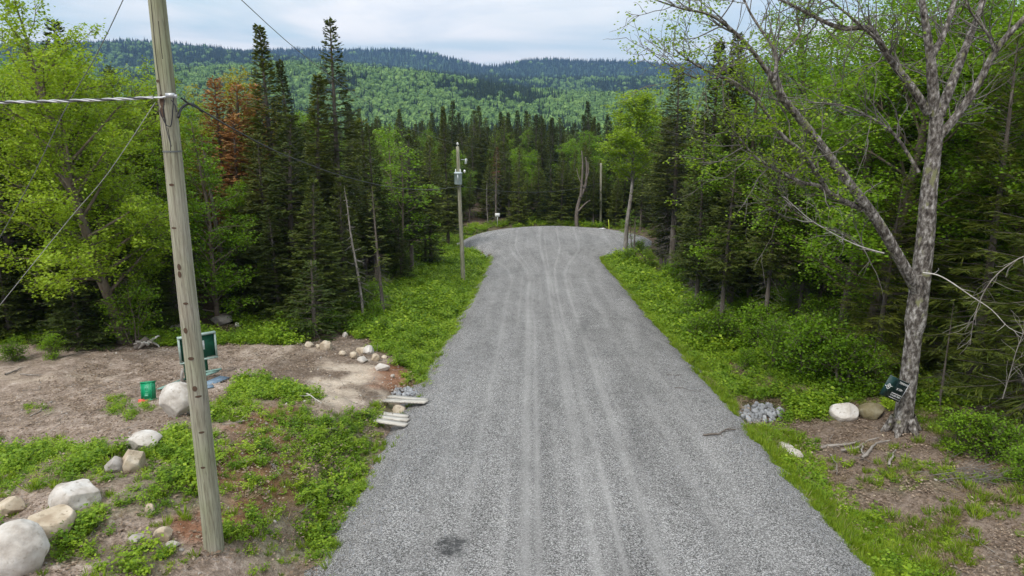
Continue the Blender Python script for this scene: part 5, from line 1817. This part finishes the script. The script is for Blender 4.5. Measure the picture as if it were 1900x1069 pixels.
def on_pole(px, py, front=True, extra=0.0):
    """point on the near pole's axis at that photo row, and its radius"""
    best = None
    for s in np.linspace(0, 1, 400):
        q = f1 + tv1 * s
        a, b, _ = project(q[0], q[1], q[2])
        if best is None or abs(b - py) < best[0]: best = (abs(b - py), s, q)
    s, q = best[1], best[2]
    r = .172 + (.118 - .172) * s
    return q - f1, r, s


kn = MB()
for px, py, w_, h_ in ((308, 187, .05, .10), (308, 210, .045, .08), (340, 492, .04, .055), (341, 507, .04, .055), (326, 343, .05, .02), (330, 421, .06, .015), (352, 560, .05, .02), (362, 660, .06, .03),
                       (375, 730, .07, .02), (381, 795, .06, .02), (352, 610, .045, .05), (300, 150, .05, .02), (384, 860, .05, .02), (369, 715, .05, .05)):
    q, r, s = on_pole(px, py)
    ax, _, _ = project(*(q + f1))
    offx = (px - ax) / FPX * project(*(q + f1))[2]
    offx = float(np.clip(offx, -r * .7, r * .7))
    a = np.linspace(0, 2 * pi, 11)[:-1]
    ang = math.asin(offx / r)
    V = [(sin(ang) * (r + .004), -cos(ang) * (r + .004), 0)]
    for qa in a:
        wa = ang + cos(qa) * w_ / r * .8
        V.append((sin(wa) * (r + .0035), -cos(wa) * (r + .0035), sin(qa) * h_))
    V = np.array(V) + q
    kn.add(V, [(0, 1 + i, 1 + (i + 1) % 10) for i in range(10)])
kob = link('knot_scars', kn.mesh('knot_scars', M['knot']), p1o); kob['kind'] = 'stuff'
# the long drying crack at the top, flat dark strips coloured as its shadow
cr = MB()
for (rows, xs) in (([-30, 60, 120, 180, 230], [-.02, -.03, -.035, -.01, .01]), ([235, 262, 285], [.03, .045, .035]), ([40, 90, 110], [.05, .05, .055])):
    prev = None
    for row, xo in zip(rows, xs):
        q, r, s = on_pole(0, row)
        ang = math.asin(max(-.9, min(.9, xo / r)))
        a_ = np.array([sin(ang - .035) * (r + .003), -cos(ang - .035) * (r + .003), 0]) + q
        b_ = np.array([sin(ang + .035) * (r + .003), -cos(ang + .035) * (r + .003), 0]) + q
        if prev is not None:
            cr.add([prev[0], prev[1], b_, a_], [(0, 1, 2, 3)])
        prev = (a_, b_)
link('drying_crack', cr.mesh('drying_crack', plain_mat('crack_shadow_wood', (.035, .028, .022), .95)), p1o)
q, r, s = on_pole(310, 281)
m_ = MB(); m_.tube([q + (0, 0, -.012), q + (0, 0, .012)], [r + .006, r + .006], 24, False)
link('steel_band', m_.mesh('steel_band', M['wire_thin'], True), p1o)
qh, rh, sh = on_pole(316, 181)
hook = qh + f1
m_ = MB()
m_.tube([qh + (-.17, -rh - .02, .0), qh + (0, -rh - .03, .0), qh + (.17, -rh - .02, .03)], [.012, .016, .016], 8)
m_.box(qh + np.array([.13, -rh - .03, .035]), (.12, .04, .06))
m_.box(qh + np.array([.19, -rh - .02, .02]), (.07, .03, .05))
link('cable_clamp', m_.mesh('cable_clamp', M['metal'], False), p1o)


def px_on(px, py, Y):
    return atY(px, py, Y)


Yp = hook[1] - rh - .03
# jumper loops hanging on the pole
for pl, rr_, nm in (([(322, 182), (318, 230), (312, 234), (306, 228), (296, 205)], .008, 'jumper_wire'), ([(305, 185), (303, 205), (306, 225), (312, 252), (318, 272)], .006, 'jumper_wire'),
                    ([(318, 186), (325, 196), (327, 208)], .010, 'jumper_wire')):
    P_, R_ = limb(pl, Yp - .02, Yp - .02, rr_, rr_)
    m_ = MB(); m_.tube(P_ - f1, R_, 6)
    link(nm, m_.mesh(nm, M['wire_dark'], True), p1o)


def cable(name, label, P, r, mat, sag=0.0, n=48, twist=None, parent=None):
    P = np.asarray(P, float)
    if len(P) == 2:
        s = np.linspace(0, 1, n)[:, None]
        Q = P[0] * (1 - s) + P[1] * s
        Q[:, 2] -= sag * 4 * s[:, 0] * (1 - s[:, 0])
    else:
        Q = P
    o = empty(name, tuple(Q[0]))
    if label: tag(o, label, 'cable')
    L = np.linalg.norm(np.diff(Q, axis=0), axis=1).sum()
    if twist:
        nst = max(60, int(L / .02))
        t = np.linspace(0, 1, nst)
        C = np.stack([np.interp(t, np.linspace(0, 1, len(Q)), Q[:, j]) for j in range(3)], -1) - Q[0]
        T = np.gradient(C, axis=0); T /= np.linalg.norm(T, axis=1)[:, None]
        A = np.cross(T, (0, 0, 1.0)); A /= np.linalg.norm(A, axis=1)[:, None]; B = np.cross(T, A)
        for k in range(3):
            ph = t * L / twist * 2 * pi + k * 2 * pi / 3
            S = C + (A * np.cos(ph)[:, None] + B * np.sin(ph)[:, None]) * r * 1.05
            m_ = MB(); m_.tube(S, r * (1 if k else .8), 7)
            link('strand', m_.mesh('strand', M['wire_dark'] if k == 0 else mat, True), o)
    else:
        m_ = MB(); m_.tube(Q - Q[0], r, 6)
        link('strand', m_.mesh('strand', mat, True), o)
    return o


cable('twisted_cable', 'thick twisted grey and black service cable running left from the near pole', [hook + (-.12, -rh - .03, 0), atY(-220, 190, Yp + .4)], .0125, M['wire_grey'], .03, 48, .52)
# ------------------------------------------------ pole with transformer
f2 = np.array(at(860, 534)); t2 = atY(849, 272, f2[1] - .1)
p2o, tv2 = pole('utility_pole', 'wooden utility pole with grey transformer beside the road', f2, t2, .155, .105)


def loc2(px, py, dy=0.0):
    return atY(px, py, f2[1] + dy) - f2


def lathe(m_, c, prof, sides=14):
    m_.tube([(c[0], c[1], c[2] + z) for r, z in prof], [r for r, z in prof], sides)


c = loc2(850, 331, -.36)
m_ = MB(); lathe(m_, c, [(.01, -.395), (.23, -.39), (.25, -.36), (.255, .30), (.275, .31), (.275, .36), (.20, .40), (.01, .42)], 20)
tank = link('transformer_tank', m_.mesh('transformer_tank', M['tank'], True), p2o)
m_ = MB(); m_.box(c + np.array([0, .27, .18]), (.10, .14, .06)); m_.box(c + np.array([0, .27, -.2]), (.10, .14, .06)); m_.box(c + np.array([.0, -.262, .0]), (.05, .02, .5))
link('mounting_bracket', m_.mesh('mounting_bracket', M['metal']), p2o)
for dx in (-.15, .15):
    m_ = MB(); lathe(m_, c + np.array([dx, -.02, .36]), [(.03, 0), (.055, .05), (.03, .08), (.055, .12), (.03, .15), (.05, .19), (.01, .24)], 10)
    link('bushing', m_.mesh('bushing', M['porcelain'], True), p2o)
m_ = MB(); b = loc2(863, 300, -.15); m_.tube([b + (-.28, .15, .12), b + (0, 0, .12)], .014, 6); m_.tube([b + (.0, 0, -.14), b + (.04, 0, .20)], .026, 8); m_.tube([b + (.09, 0, -.12), b + (.12, 0, .18)], .016, 8)
m_.tube([b + (.0, 0, -.12), b + (.10, 0, -.12)], .014, 6); m_.tube([b + (.04, 0, .19), b + (.13, 0, .18)], .014, 6)
link('fuse_cutout', m_.mesh('fuse_cutout', M['metal'], True), p2o)
m_ = MB(); lathe(m_, loc2(862, 318, -.2), [(.02, -.12), (.045, -.08), (.07, -.02), (.075, .03), (.05, .08), (.01, .1)], 10)
link('lightning_arrester', m_.mesh('lightning_arrester', M['porcelain'], True), p2o)
tt2 = tv2
m_ = MB(); lathe(m_, tt2 + np.array([0, 0, .0]), [(.012, 0), (.015, .1), (.07, .12), (.08, .16), (.05, .2), (.07, .23), (.01, .28)], 10)
link('top_insulator', m_.mesh('top_insulator', M['porcelain'], True), p2o)
m_ = MB(); qb = loc2(854, 346, 0); m_.tube([qb + (0, 0, -.03), qb + (0, 0, .03)], .145, 14, False); m_.box(qb + np.array([.17, -.05, 0]), (.12, .06, .08))
link('service_clamp', m_.mesh('service_clamp', M['wire_dark']), p2o)
m_ = MB(); m_.tube([c + (.15, -.02, .58), b + (.0, 0, -.14), b + (.04, 0, .2), tt2 + (0.02, -.05, .15)], .008, 5)
m_.tube([c + (-.15, -.02, .58), c + (-.2, .1, .2), qb], .01, 5)
link('jumper_wire', m_.mesh('jumper_wire', M['wire_dark'], True), p2o)
# pole past the turnaround
f3 = np.array(at(1114, 421)); t3 = atY(1115, 303, f3[1])
p3o, tv3 = pole('utility_pole', 'plain pale wooden pole behind the turnaround', f3, t3, .15, .12)

# spans
top1 = t1 + 0
ins2 = f2 + tt2 + (0, 0, .2)
cable('black_service_cable', 'black service cable sagging from the near pole toward the transformer pole', np.concatenate([limb([(336, 182, Yp), (352, 193, Yp + .15), (375, 205, Yp + .4), (420, 232, 12.4), (500, 275, 14.8), (560, 300, 16.8), (640, 328, 20), (730, 348, 26), (800, 352, 33), (854, 346, f2[1] - .1)], Yp, f2[1] - .1, .02, .012)[0]]), .014, M['wire_dark'])
o_ = cable('cable_tail', 'short curled black cable end hooked beside the near pole', limb([(376, 208), (362, 196), (348, 193), (336, 202), (331, 218)], Yp + .6, Yp + .1, .02, .02)[0], .020, M['wire_dark'])
cable('overhead_wire', 'thin overhead wire crossing the sky down to the transformer pole', np.concatenate([limb([(420, -26, 11.5), (448, 0, 12.2), (560, 100, 15.8), (680, 190, 22), (760, 238, 30), (849, 268, f2[1])], 10.5, f2[1], .01, .01)[0]]), .007, M['wire_thin'])
cable('guy_wire', 'thin guy wire from the near pole clamp down to the lower left', limb([(288, 190), (200, 322), (130, 405), (0, 566), (-60, 640)], Yp, Yp + 1.5, .01, .01)[0], .0055, M['wire_grey'])
cable('guy_wire', 'thin guy wire crossing the tall maple from the top edge', limb([(232, -8), (180, 100), (120, 205), (60, 330), (0, 440), (-60, 540)], Yp + .2, Yp + 1.6, .01, .01)[0], .007, M['wire_thin'])
cable('overhead_wire', 'thin wire from the transformer pole top to the pole behind the turnaround', [ins2, f3 + tv3 + (0, 0, -.05)], .006, M['wire_thin'], .3)
cable('overhead_wire', 'lower cable from the transformer pole to the far pole', [f2 + qb, f3 + tv3 + (0, 0, -2.2)], .014, M['wire_dark'], .7)

# ------------------------------------------------------------------ notice board and the clutter round it
nx, ny, nz_ = at(384, 697)
nb = empty('notice_board', (nx, ny, nz_)); tag(nb, 'green notice board with a pinned white sheet standing behind the near pole', 'notice board')
al = radians(38)               # the face turned towards the left of the camera
ux = np.array([cos(al), sin(al), 0]); vx = np.array([sin(al), -cos(al), 0])       # along the board, out of its face
Rb = Matrix.Rotation(al, 4, 'Z')
Wd, Hb, z0b = 1.20, .88, .62
for k in (.0, -.58):
    m_ = MB(); m_.box(ux * (k * 1.05) + np.array([0, 0, .45]) - vx * .06, (.14, .10, 1.3), al)
    link('post', m_.mesh('post', M['green_paint']), nb)
cb = ux * (-.20) + np.array([0, 0, z0b + Hb / 2])
m_ = MB(); m_.box(cb, (Wd - .12, .035, Hb - .1), al); link('panel', m_.mesh('panel', M['green_paint']), nb)
for nm, dc, sz_ in (('top_frame', (0, Hb / 2), (Wd, .16, .055)), ('bottom_frame', (0, -Hb / 2), (Wd, .14, .05)), ('side_frame', (-Wd / 2 + .03, 0), (.05, .13, Hb - .06)), ('side_frame', (Wd / 2 - .03, 0), (.05, .13, Hb - .06))):
    m_ = MB(); m_.box(cb + ux * dc[0] + np.array([0, 0, dc[1]]) + vx * .04, sz_, al); link(nm, m_.mesh(nm, M['green_frame']), nb)
m_ = MB(); m_.box(cb + ux * .10 + np.array([0, 0, .05]) + vx * .022, (.24, .005, .32), al); link('paper_sheet', m_.mesh('paper_sheet', M['white']), nb)
m_ = MB()
for k in range(5):
    m_.box(cb + ux * .10 + np.array([0, 0, .14 - k * .045]) + vx * .0262, (.16 - .03 * (k % 2), .002, .012), al)
link('faint_print', m_.mesh('faint_print', plain_mat('pale_grey_print', (.55, .56, .56), .7)), nb)


def board_px(name, label, a, b, width, thick, mat, cat='board', lift=.06, z2=None):
    A = np.array(at(*a)); B = np.array(at(*b))
    A[2] = RZ(A[0], A[1]) + lift; B[2] = RZ(B[0], B[1]) + (lift if z2 is None else z2)
    d = B - A; L = np.linalg.norm(d); d /= L
    sv = np.cross(d, (0, 0, 1.0)); sv /= np.linalg.norm(sv); up = np.cross(sv, d)
    m_ = MB()
    c_ = (A + B) / 2
    V = np.array([c_ - c_ + d * sx_ * L / 2 + sv * sy_ * width / 2 + up * sz__ * thick / 2 for sz__ in (-1, 1) for sy_ in (-1, 1) for sx_ in (-1, 1)])
    m_.add(V, [(0, 2, 3, 1), (4, 5, 7, 6), (0, 1, 5, 4), (2, 6, 7, 3), (0, 4, 6, 2), (1, 3, 7, 5)])
    o = link(name, m_.mesh(name, mat), None, tuple(c_))
    return tag(o, label, cat)


board_px('fallen_board', 'long faded teal board lying behind the big boulder', (296, 726), (345, 706), .16, .03, M['teal_wood'], lift=.07)
board_px('fallen_board', 'faded teal board lying right of the pole below the notice board', (372, 708), (404, 696), .2, .03, M['teal_wood'], lift=.16)
board_px('fallen_board', 'pale teal board lying on the blue sheet', (374, 704), (412, 697), .10, .04, M['teal_wood'], lift=.24)
board_px('blue_sheet', 'blue grey sheet lying on the ground right of the near pole', (374, 720), (418, 702), .42, .02, M['blue_sheet'], 'sheet', .05)
board_px('blue_sheet', 'small light blue sheet scrap in front of the larger blue one', (374, 722), (396, 718), .26, .02, M['blue_sheet'], 'sheet', .035)
px3 = np.array(at(340, 716))
m_ = MB(); m_.tube([(0, 0, -.05), (.05, .0, .45), (.10, .02, .60)], [.06, .05, .04], 7)
o = link('leaning_stub', m_.mesh('leaning_stub', M['deadwood'], True), None, tuple(px3 + (0, -.1, 0))); tag(o, 'short dark leaning wooden stub against the near pole', 'post')

gx_, gy_, gz_ = at(277, 744)
gb = empty('green_crate', (gx_, gy_, gz_), radians(-12)); tag(gb, 'bright green plastic box standing tilted on the dirt', 'plastic box'); gb.rotation_euler = (radians(-14), radians(-7), radians(-8))
m_ = MB(); m_.box((0, 0, .30), (.32, .20, .52)); link('box_body', m_.mesh('box_body', M['green_plastic']), gb)
m_ = MB()
for dz in (.04, .56): m_.box((0, 0, dz), (.35, .23, .035))
for dx in (-.165, .165): m_.box((dx, -.085, .30), (.025, .05, .49))
link('rim', m_.mesh('rim', M['green_plastic']), gb)
m_ = MB(); gl = plain_mat('pale_green_print', (.12, .42, .26), .5)
for k, (dx, dz, w_, h_) in enumerate(((-.02, .40, .03, .10), (.04, .40, .03, .10), (.01, .46, .09, .02), (.01, .28, .09, .02), (.01, .22, .11, .02), (.0, .17, .12, .05))):
    m_.box((dx, -.104, dz), (w_, .006, h_))
link('faded_print', m_.mesh('faded_print', gl), gb)
m_ = MB(); m_.box((-.13, -.17, .07), (.16, .06, .10)); m_.tube([(-.2, -.22, .04), (.06, -.2, .10)], .03, 8)
o = link('red_scrap', m_.mesh('red_scrap', M['red_plastic']), None, (gx_, gy_, gz_)); tag(o, 'faded red plastic scrap lying against the green box', 'plastic scrap')

# ------------------------------------------------------------------ plank bridges over the ditch
def bridge(label, rows, seed):
    rng = np.random.default_rng(seed)
    A0 = np.array(at(*rows[0][0]))
    o = empty('plank_bridge', tuple(A0)); tag(o, label, 'plank bridge')
    for a, b, w_ in rows:
        A = np.array(at(*a)); B = np.array(at(*b))
        A[2] = RZ(A[0], A[1]) + .10; B[2] = RZ(B[0], B[1]) + .05
        d = B - A; L = np.linalg.norm(d); d /= L
        sv = np.cross(d, (0, 0, 1.0)); sv /= np.linalg.norm(sv); up = np.cross(sv, d)
        c_ = (A + B) / 2 - A0 + np.array([0, 0, rng.uniform(-.01, .015)])
        nsg = 6
        V = []
        for i in range(nsg + 1):
            t = -.5 + i / nsg
            for sy_, sz__ in ((-1, -1), (1, -1), (1, 1), (-1, 1)):
                V.append(c_ + d * t * L + sv * sy_ * w_ / 2 * (1 + rng.normal(0, .02)) + up * sz__ * .025)
        m_ = MB()
        I = np.arange((nsg + 1) * 4).reshape(-1, 4)
        F_ = [(0, 3, 2, 1), tuple(I[-1])] + [(I[i][j], I[i][(j + 1) % 4], I[i + 1][(j + 1) % 4], I[i + 1][j]) for i in range(nsg) for j in range(4)]
        m_.add(V, F_)
        link('plank', m_.mesh('plank', M['plank']), o)
    return o


bridge('far plank bridge of two grey weathered boards over the ditch', [((722, 741), (790, 748), .22), ((714, 749), (792, 757), .26)], 1)
bridge('near plank bridge of three grey weathered boards over the ditch', [((708, 773), (758, 779), .2), ((702, 779), (758, 787), .2), ((697, 786), (755, 797), .22)], 2)

# ------------------------------------------------------------------ sign on the birch
def text_mesh(s, size, mat, name='lettering'):
    cu = bpy.data.curves.new('t', 'FONT'); cu.body = s; cu.size = size; cu.extrude = .0015; cu.align_x = 'LEFT'
    ob = bpy.data.objects.new('t', cu)
    dg = bpy.context.evaluated_depsgraph_get()
    me = bpy.data.meshes.new_from_object(ob)
    bpy.data.objects.remove(ob)
    me.materials.clear(); me.materials.append(mat)
    me.name = name
    return me


A = atY(1645, 715, by0 - .62); 
sg = empty('for_sale_sign', tuple(A)); tag(sg, 'dark green and black sign with white lettering fixed tilted on the birch foot', 'sign')
Bq = atY(1685, 745, by0 - .42)
ang = math.atan2(Bq[1] - A[1], Bq[0] - A[0])
sw, shh = .76, .60
sg.rotation_euler = (radians(4), radians(25), ang)
def sgbox(nm, cx_, cz_, w_, h_, mat, dep_=.012, dy=0.0):
    m_ = MB(); m_.box((cx_, dy, cz_), (w_, dep_, h_)); return link(nm, m_.mesh(nm, mat), sg)
sgbox('panel', sw / 2 - .07, 0, sw, shh, M['sign_dark'])
sgbox('left_panel', .105, 0, .35, shh - .004, M['sign_left'], .004, -.009)
for nm, cx_, cz_, w_, h_ in (('edge', sw - .075, 0, .012, shh), ('edge', sw / 2 - .07, shh / 2 - .005, sw, .008)):
    sgbox(nm, cx_, cz_, w_, h_, M['metal'], .016, -.002)
wm = M['white']
for s, size, x_, z_ in (('TERRAIN', .085, .33, .19), ('# 20+', .095, .36, .00), ('514 425-7005', .065, .27, -.20)):
    me = text_mesh(s, size, wm)
    o = link('lettering', me, sg, (x_, -.014, z_), (pi / 2, 0, 0))
m_ = MB()
for k in range(14):
    m_.box((.29 + k * .027, -.0115, -.12), (.02, .004, .020))
m_.box((.47, -.0115, -.25), (.42, .004, .010))
link('small_print', m_.mesh('small_print', wm), sg)
m_ = MB()
for k in range(20):
    a = 2 * pi * k / 20
    m_.box((.07 + cos(a) * .055, -.0125, .0 + sin(a) * .07), (.018, .003, .024))
m_.box((.07, -.0125, .0), (.035, .003, .07)); m_.box((-.02, -.0125, -.01), (.08, .003, .02)); m_.box((.17, -.0125, .03), (.10, .003, .012))
link('round_logo', m_.mesh('round_logo', wm), sg)

# ------------------------------------------------------------------ little things round the turnaround
wx, wy, wz = at(923, 421)
ws = empty('small_white_sign', (wx, wy, wz)); tag(ws, 'small square white sign on a thin post behind the turnaround', 'sign')
hz = atY(923, 399, wy)[2] - wz
m_ = MB(); m_.box((0, 0, hz / 2), (.06, .04, hz)); link('post', m_.mesh('post', M['metal']), ws)
m_ = MB(); m_.box((0, -.03, hz), (.52, .02, .42)); link('panel', m_.mesh('panel', M['white']), ws)
m_ = MB(); m_.box((.0, -.043, hz + .02), (.2, .004, .03)); m_.box((.02, -.043, hz - .05), (.16, .004, .02)); link('faint_print', m_.mesh('faint_print', M['metal']), ws)
yx, yy_, yz_ = at(1130, 424)
o = empty('marker_post', (yx, yy_, yz_)); tag(o, 'thin yellow green marker post right of the far pole', 'marker post')
m_ = MB(); m_.tube([(0, 0, -.1), (-.04, 0, .5), (-.1, 0, 1.0)], [.06, .06, .04], 6); link('stake', m_.mesh('stake', M['yellow'], True), o)
x, y, z = at(1117, 428)
m_ = MB(); m_.box((0, 0, .03), (.62, .5, .05), .3); m_.box((.1, .06, .065), (.3, .2, .02), .5)
o = link('white_slab', m_.mesh('white_slab', M['white']), None, (x, y, RZ(x, y))); tag(o, 'flat white slab lying at the far rim of the turnaround', 'slab')
x, y, z = at(1266, 592)
m_ = MB(); m_.box((0, 0, .16), (.42, .28, .02), .2); m_.box((.05, 0, .18), (.2, .2, .015), .5)
o = link('white_litter', m_.mesh('white_litter', M['white']), None, (x, y, z)); tag(o, 'flat white litter sheet lying in the right verge', 'litter')
for px, py, top, lab in ((1176, 470, 405, 'dark thin stake beside the leafy sapling at the road neck'), (598, 0, 0, '')):
    if not lab: continue
    x, y, z = at(px, py)
    m_ = MB(); m_.tube([(0, 0, -.1), (.02, 0, 1.5), (0, 0, atY(px, top, y)[2] - z)], [.07, .06, .04], 7)
    o = link('stake', m_.mesh('stake', M['bark'], True), None, (x, y, z)); tag(o, lab, 'stake')

# ------------------------------------------------------------------ haze
zlo, zhi = float(gz.min()) - 1.0, max(float(gz.max()) + 30.0, CAMZ + 40)
m_ = MB(); m_.box((0, 0, (zlo + zhi) / 2), (12100, 12100, zhi - zlo))
hm = bpy.data.materials.new('haze_air'); hm.use_nodes = True
hm.node_tree.nodes.clear()
ho = hm.node_tree.nodes.new('ShaderNodeOutputMaterial'); hv = hm.node_tree.nodes.new('ShaderNodeVolumePrincipled')
hv.inputs['Color'].default_value = (.33, .56, .98, 1); hv.inputs['Density'].default_value = .00011; hv.inputs['Anisotropy'].default_value = .2
hm.node_tree.links.new(hv.outputs[0], ho.inputs['Volume'])
hz_o = link('haze', m_.mesh('haze', hm)); hz_o['kind'] = 'stuff'
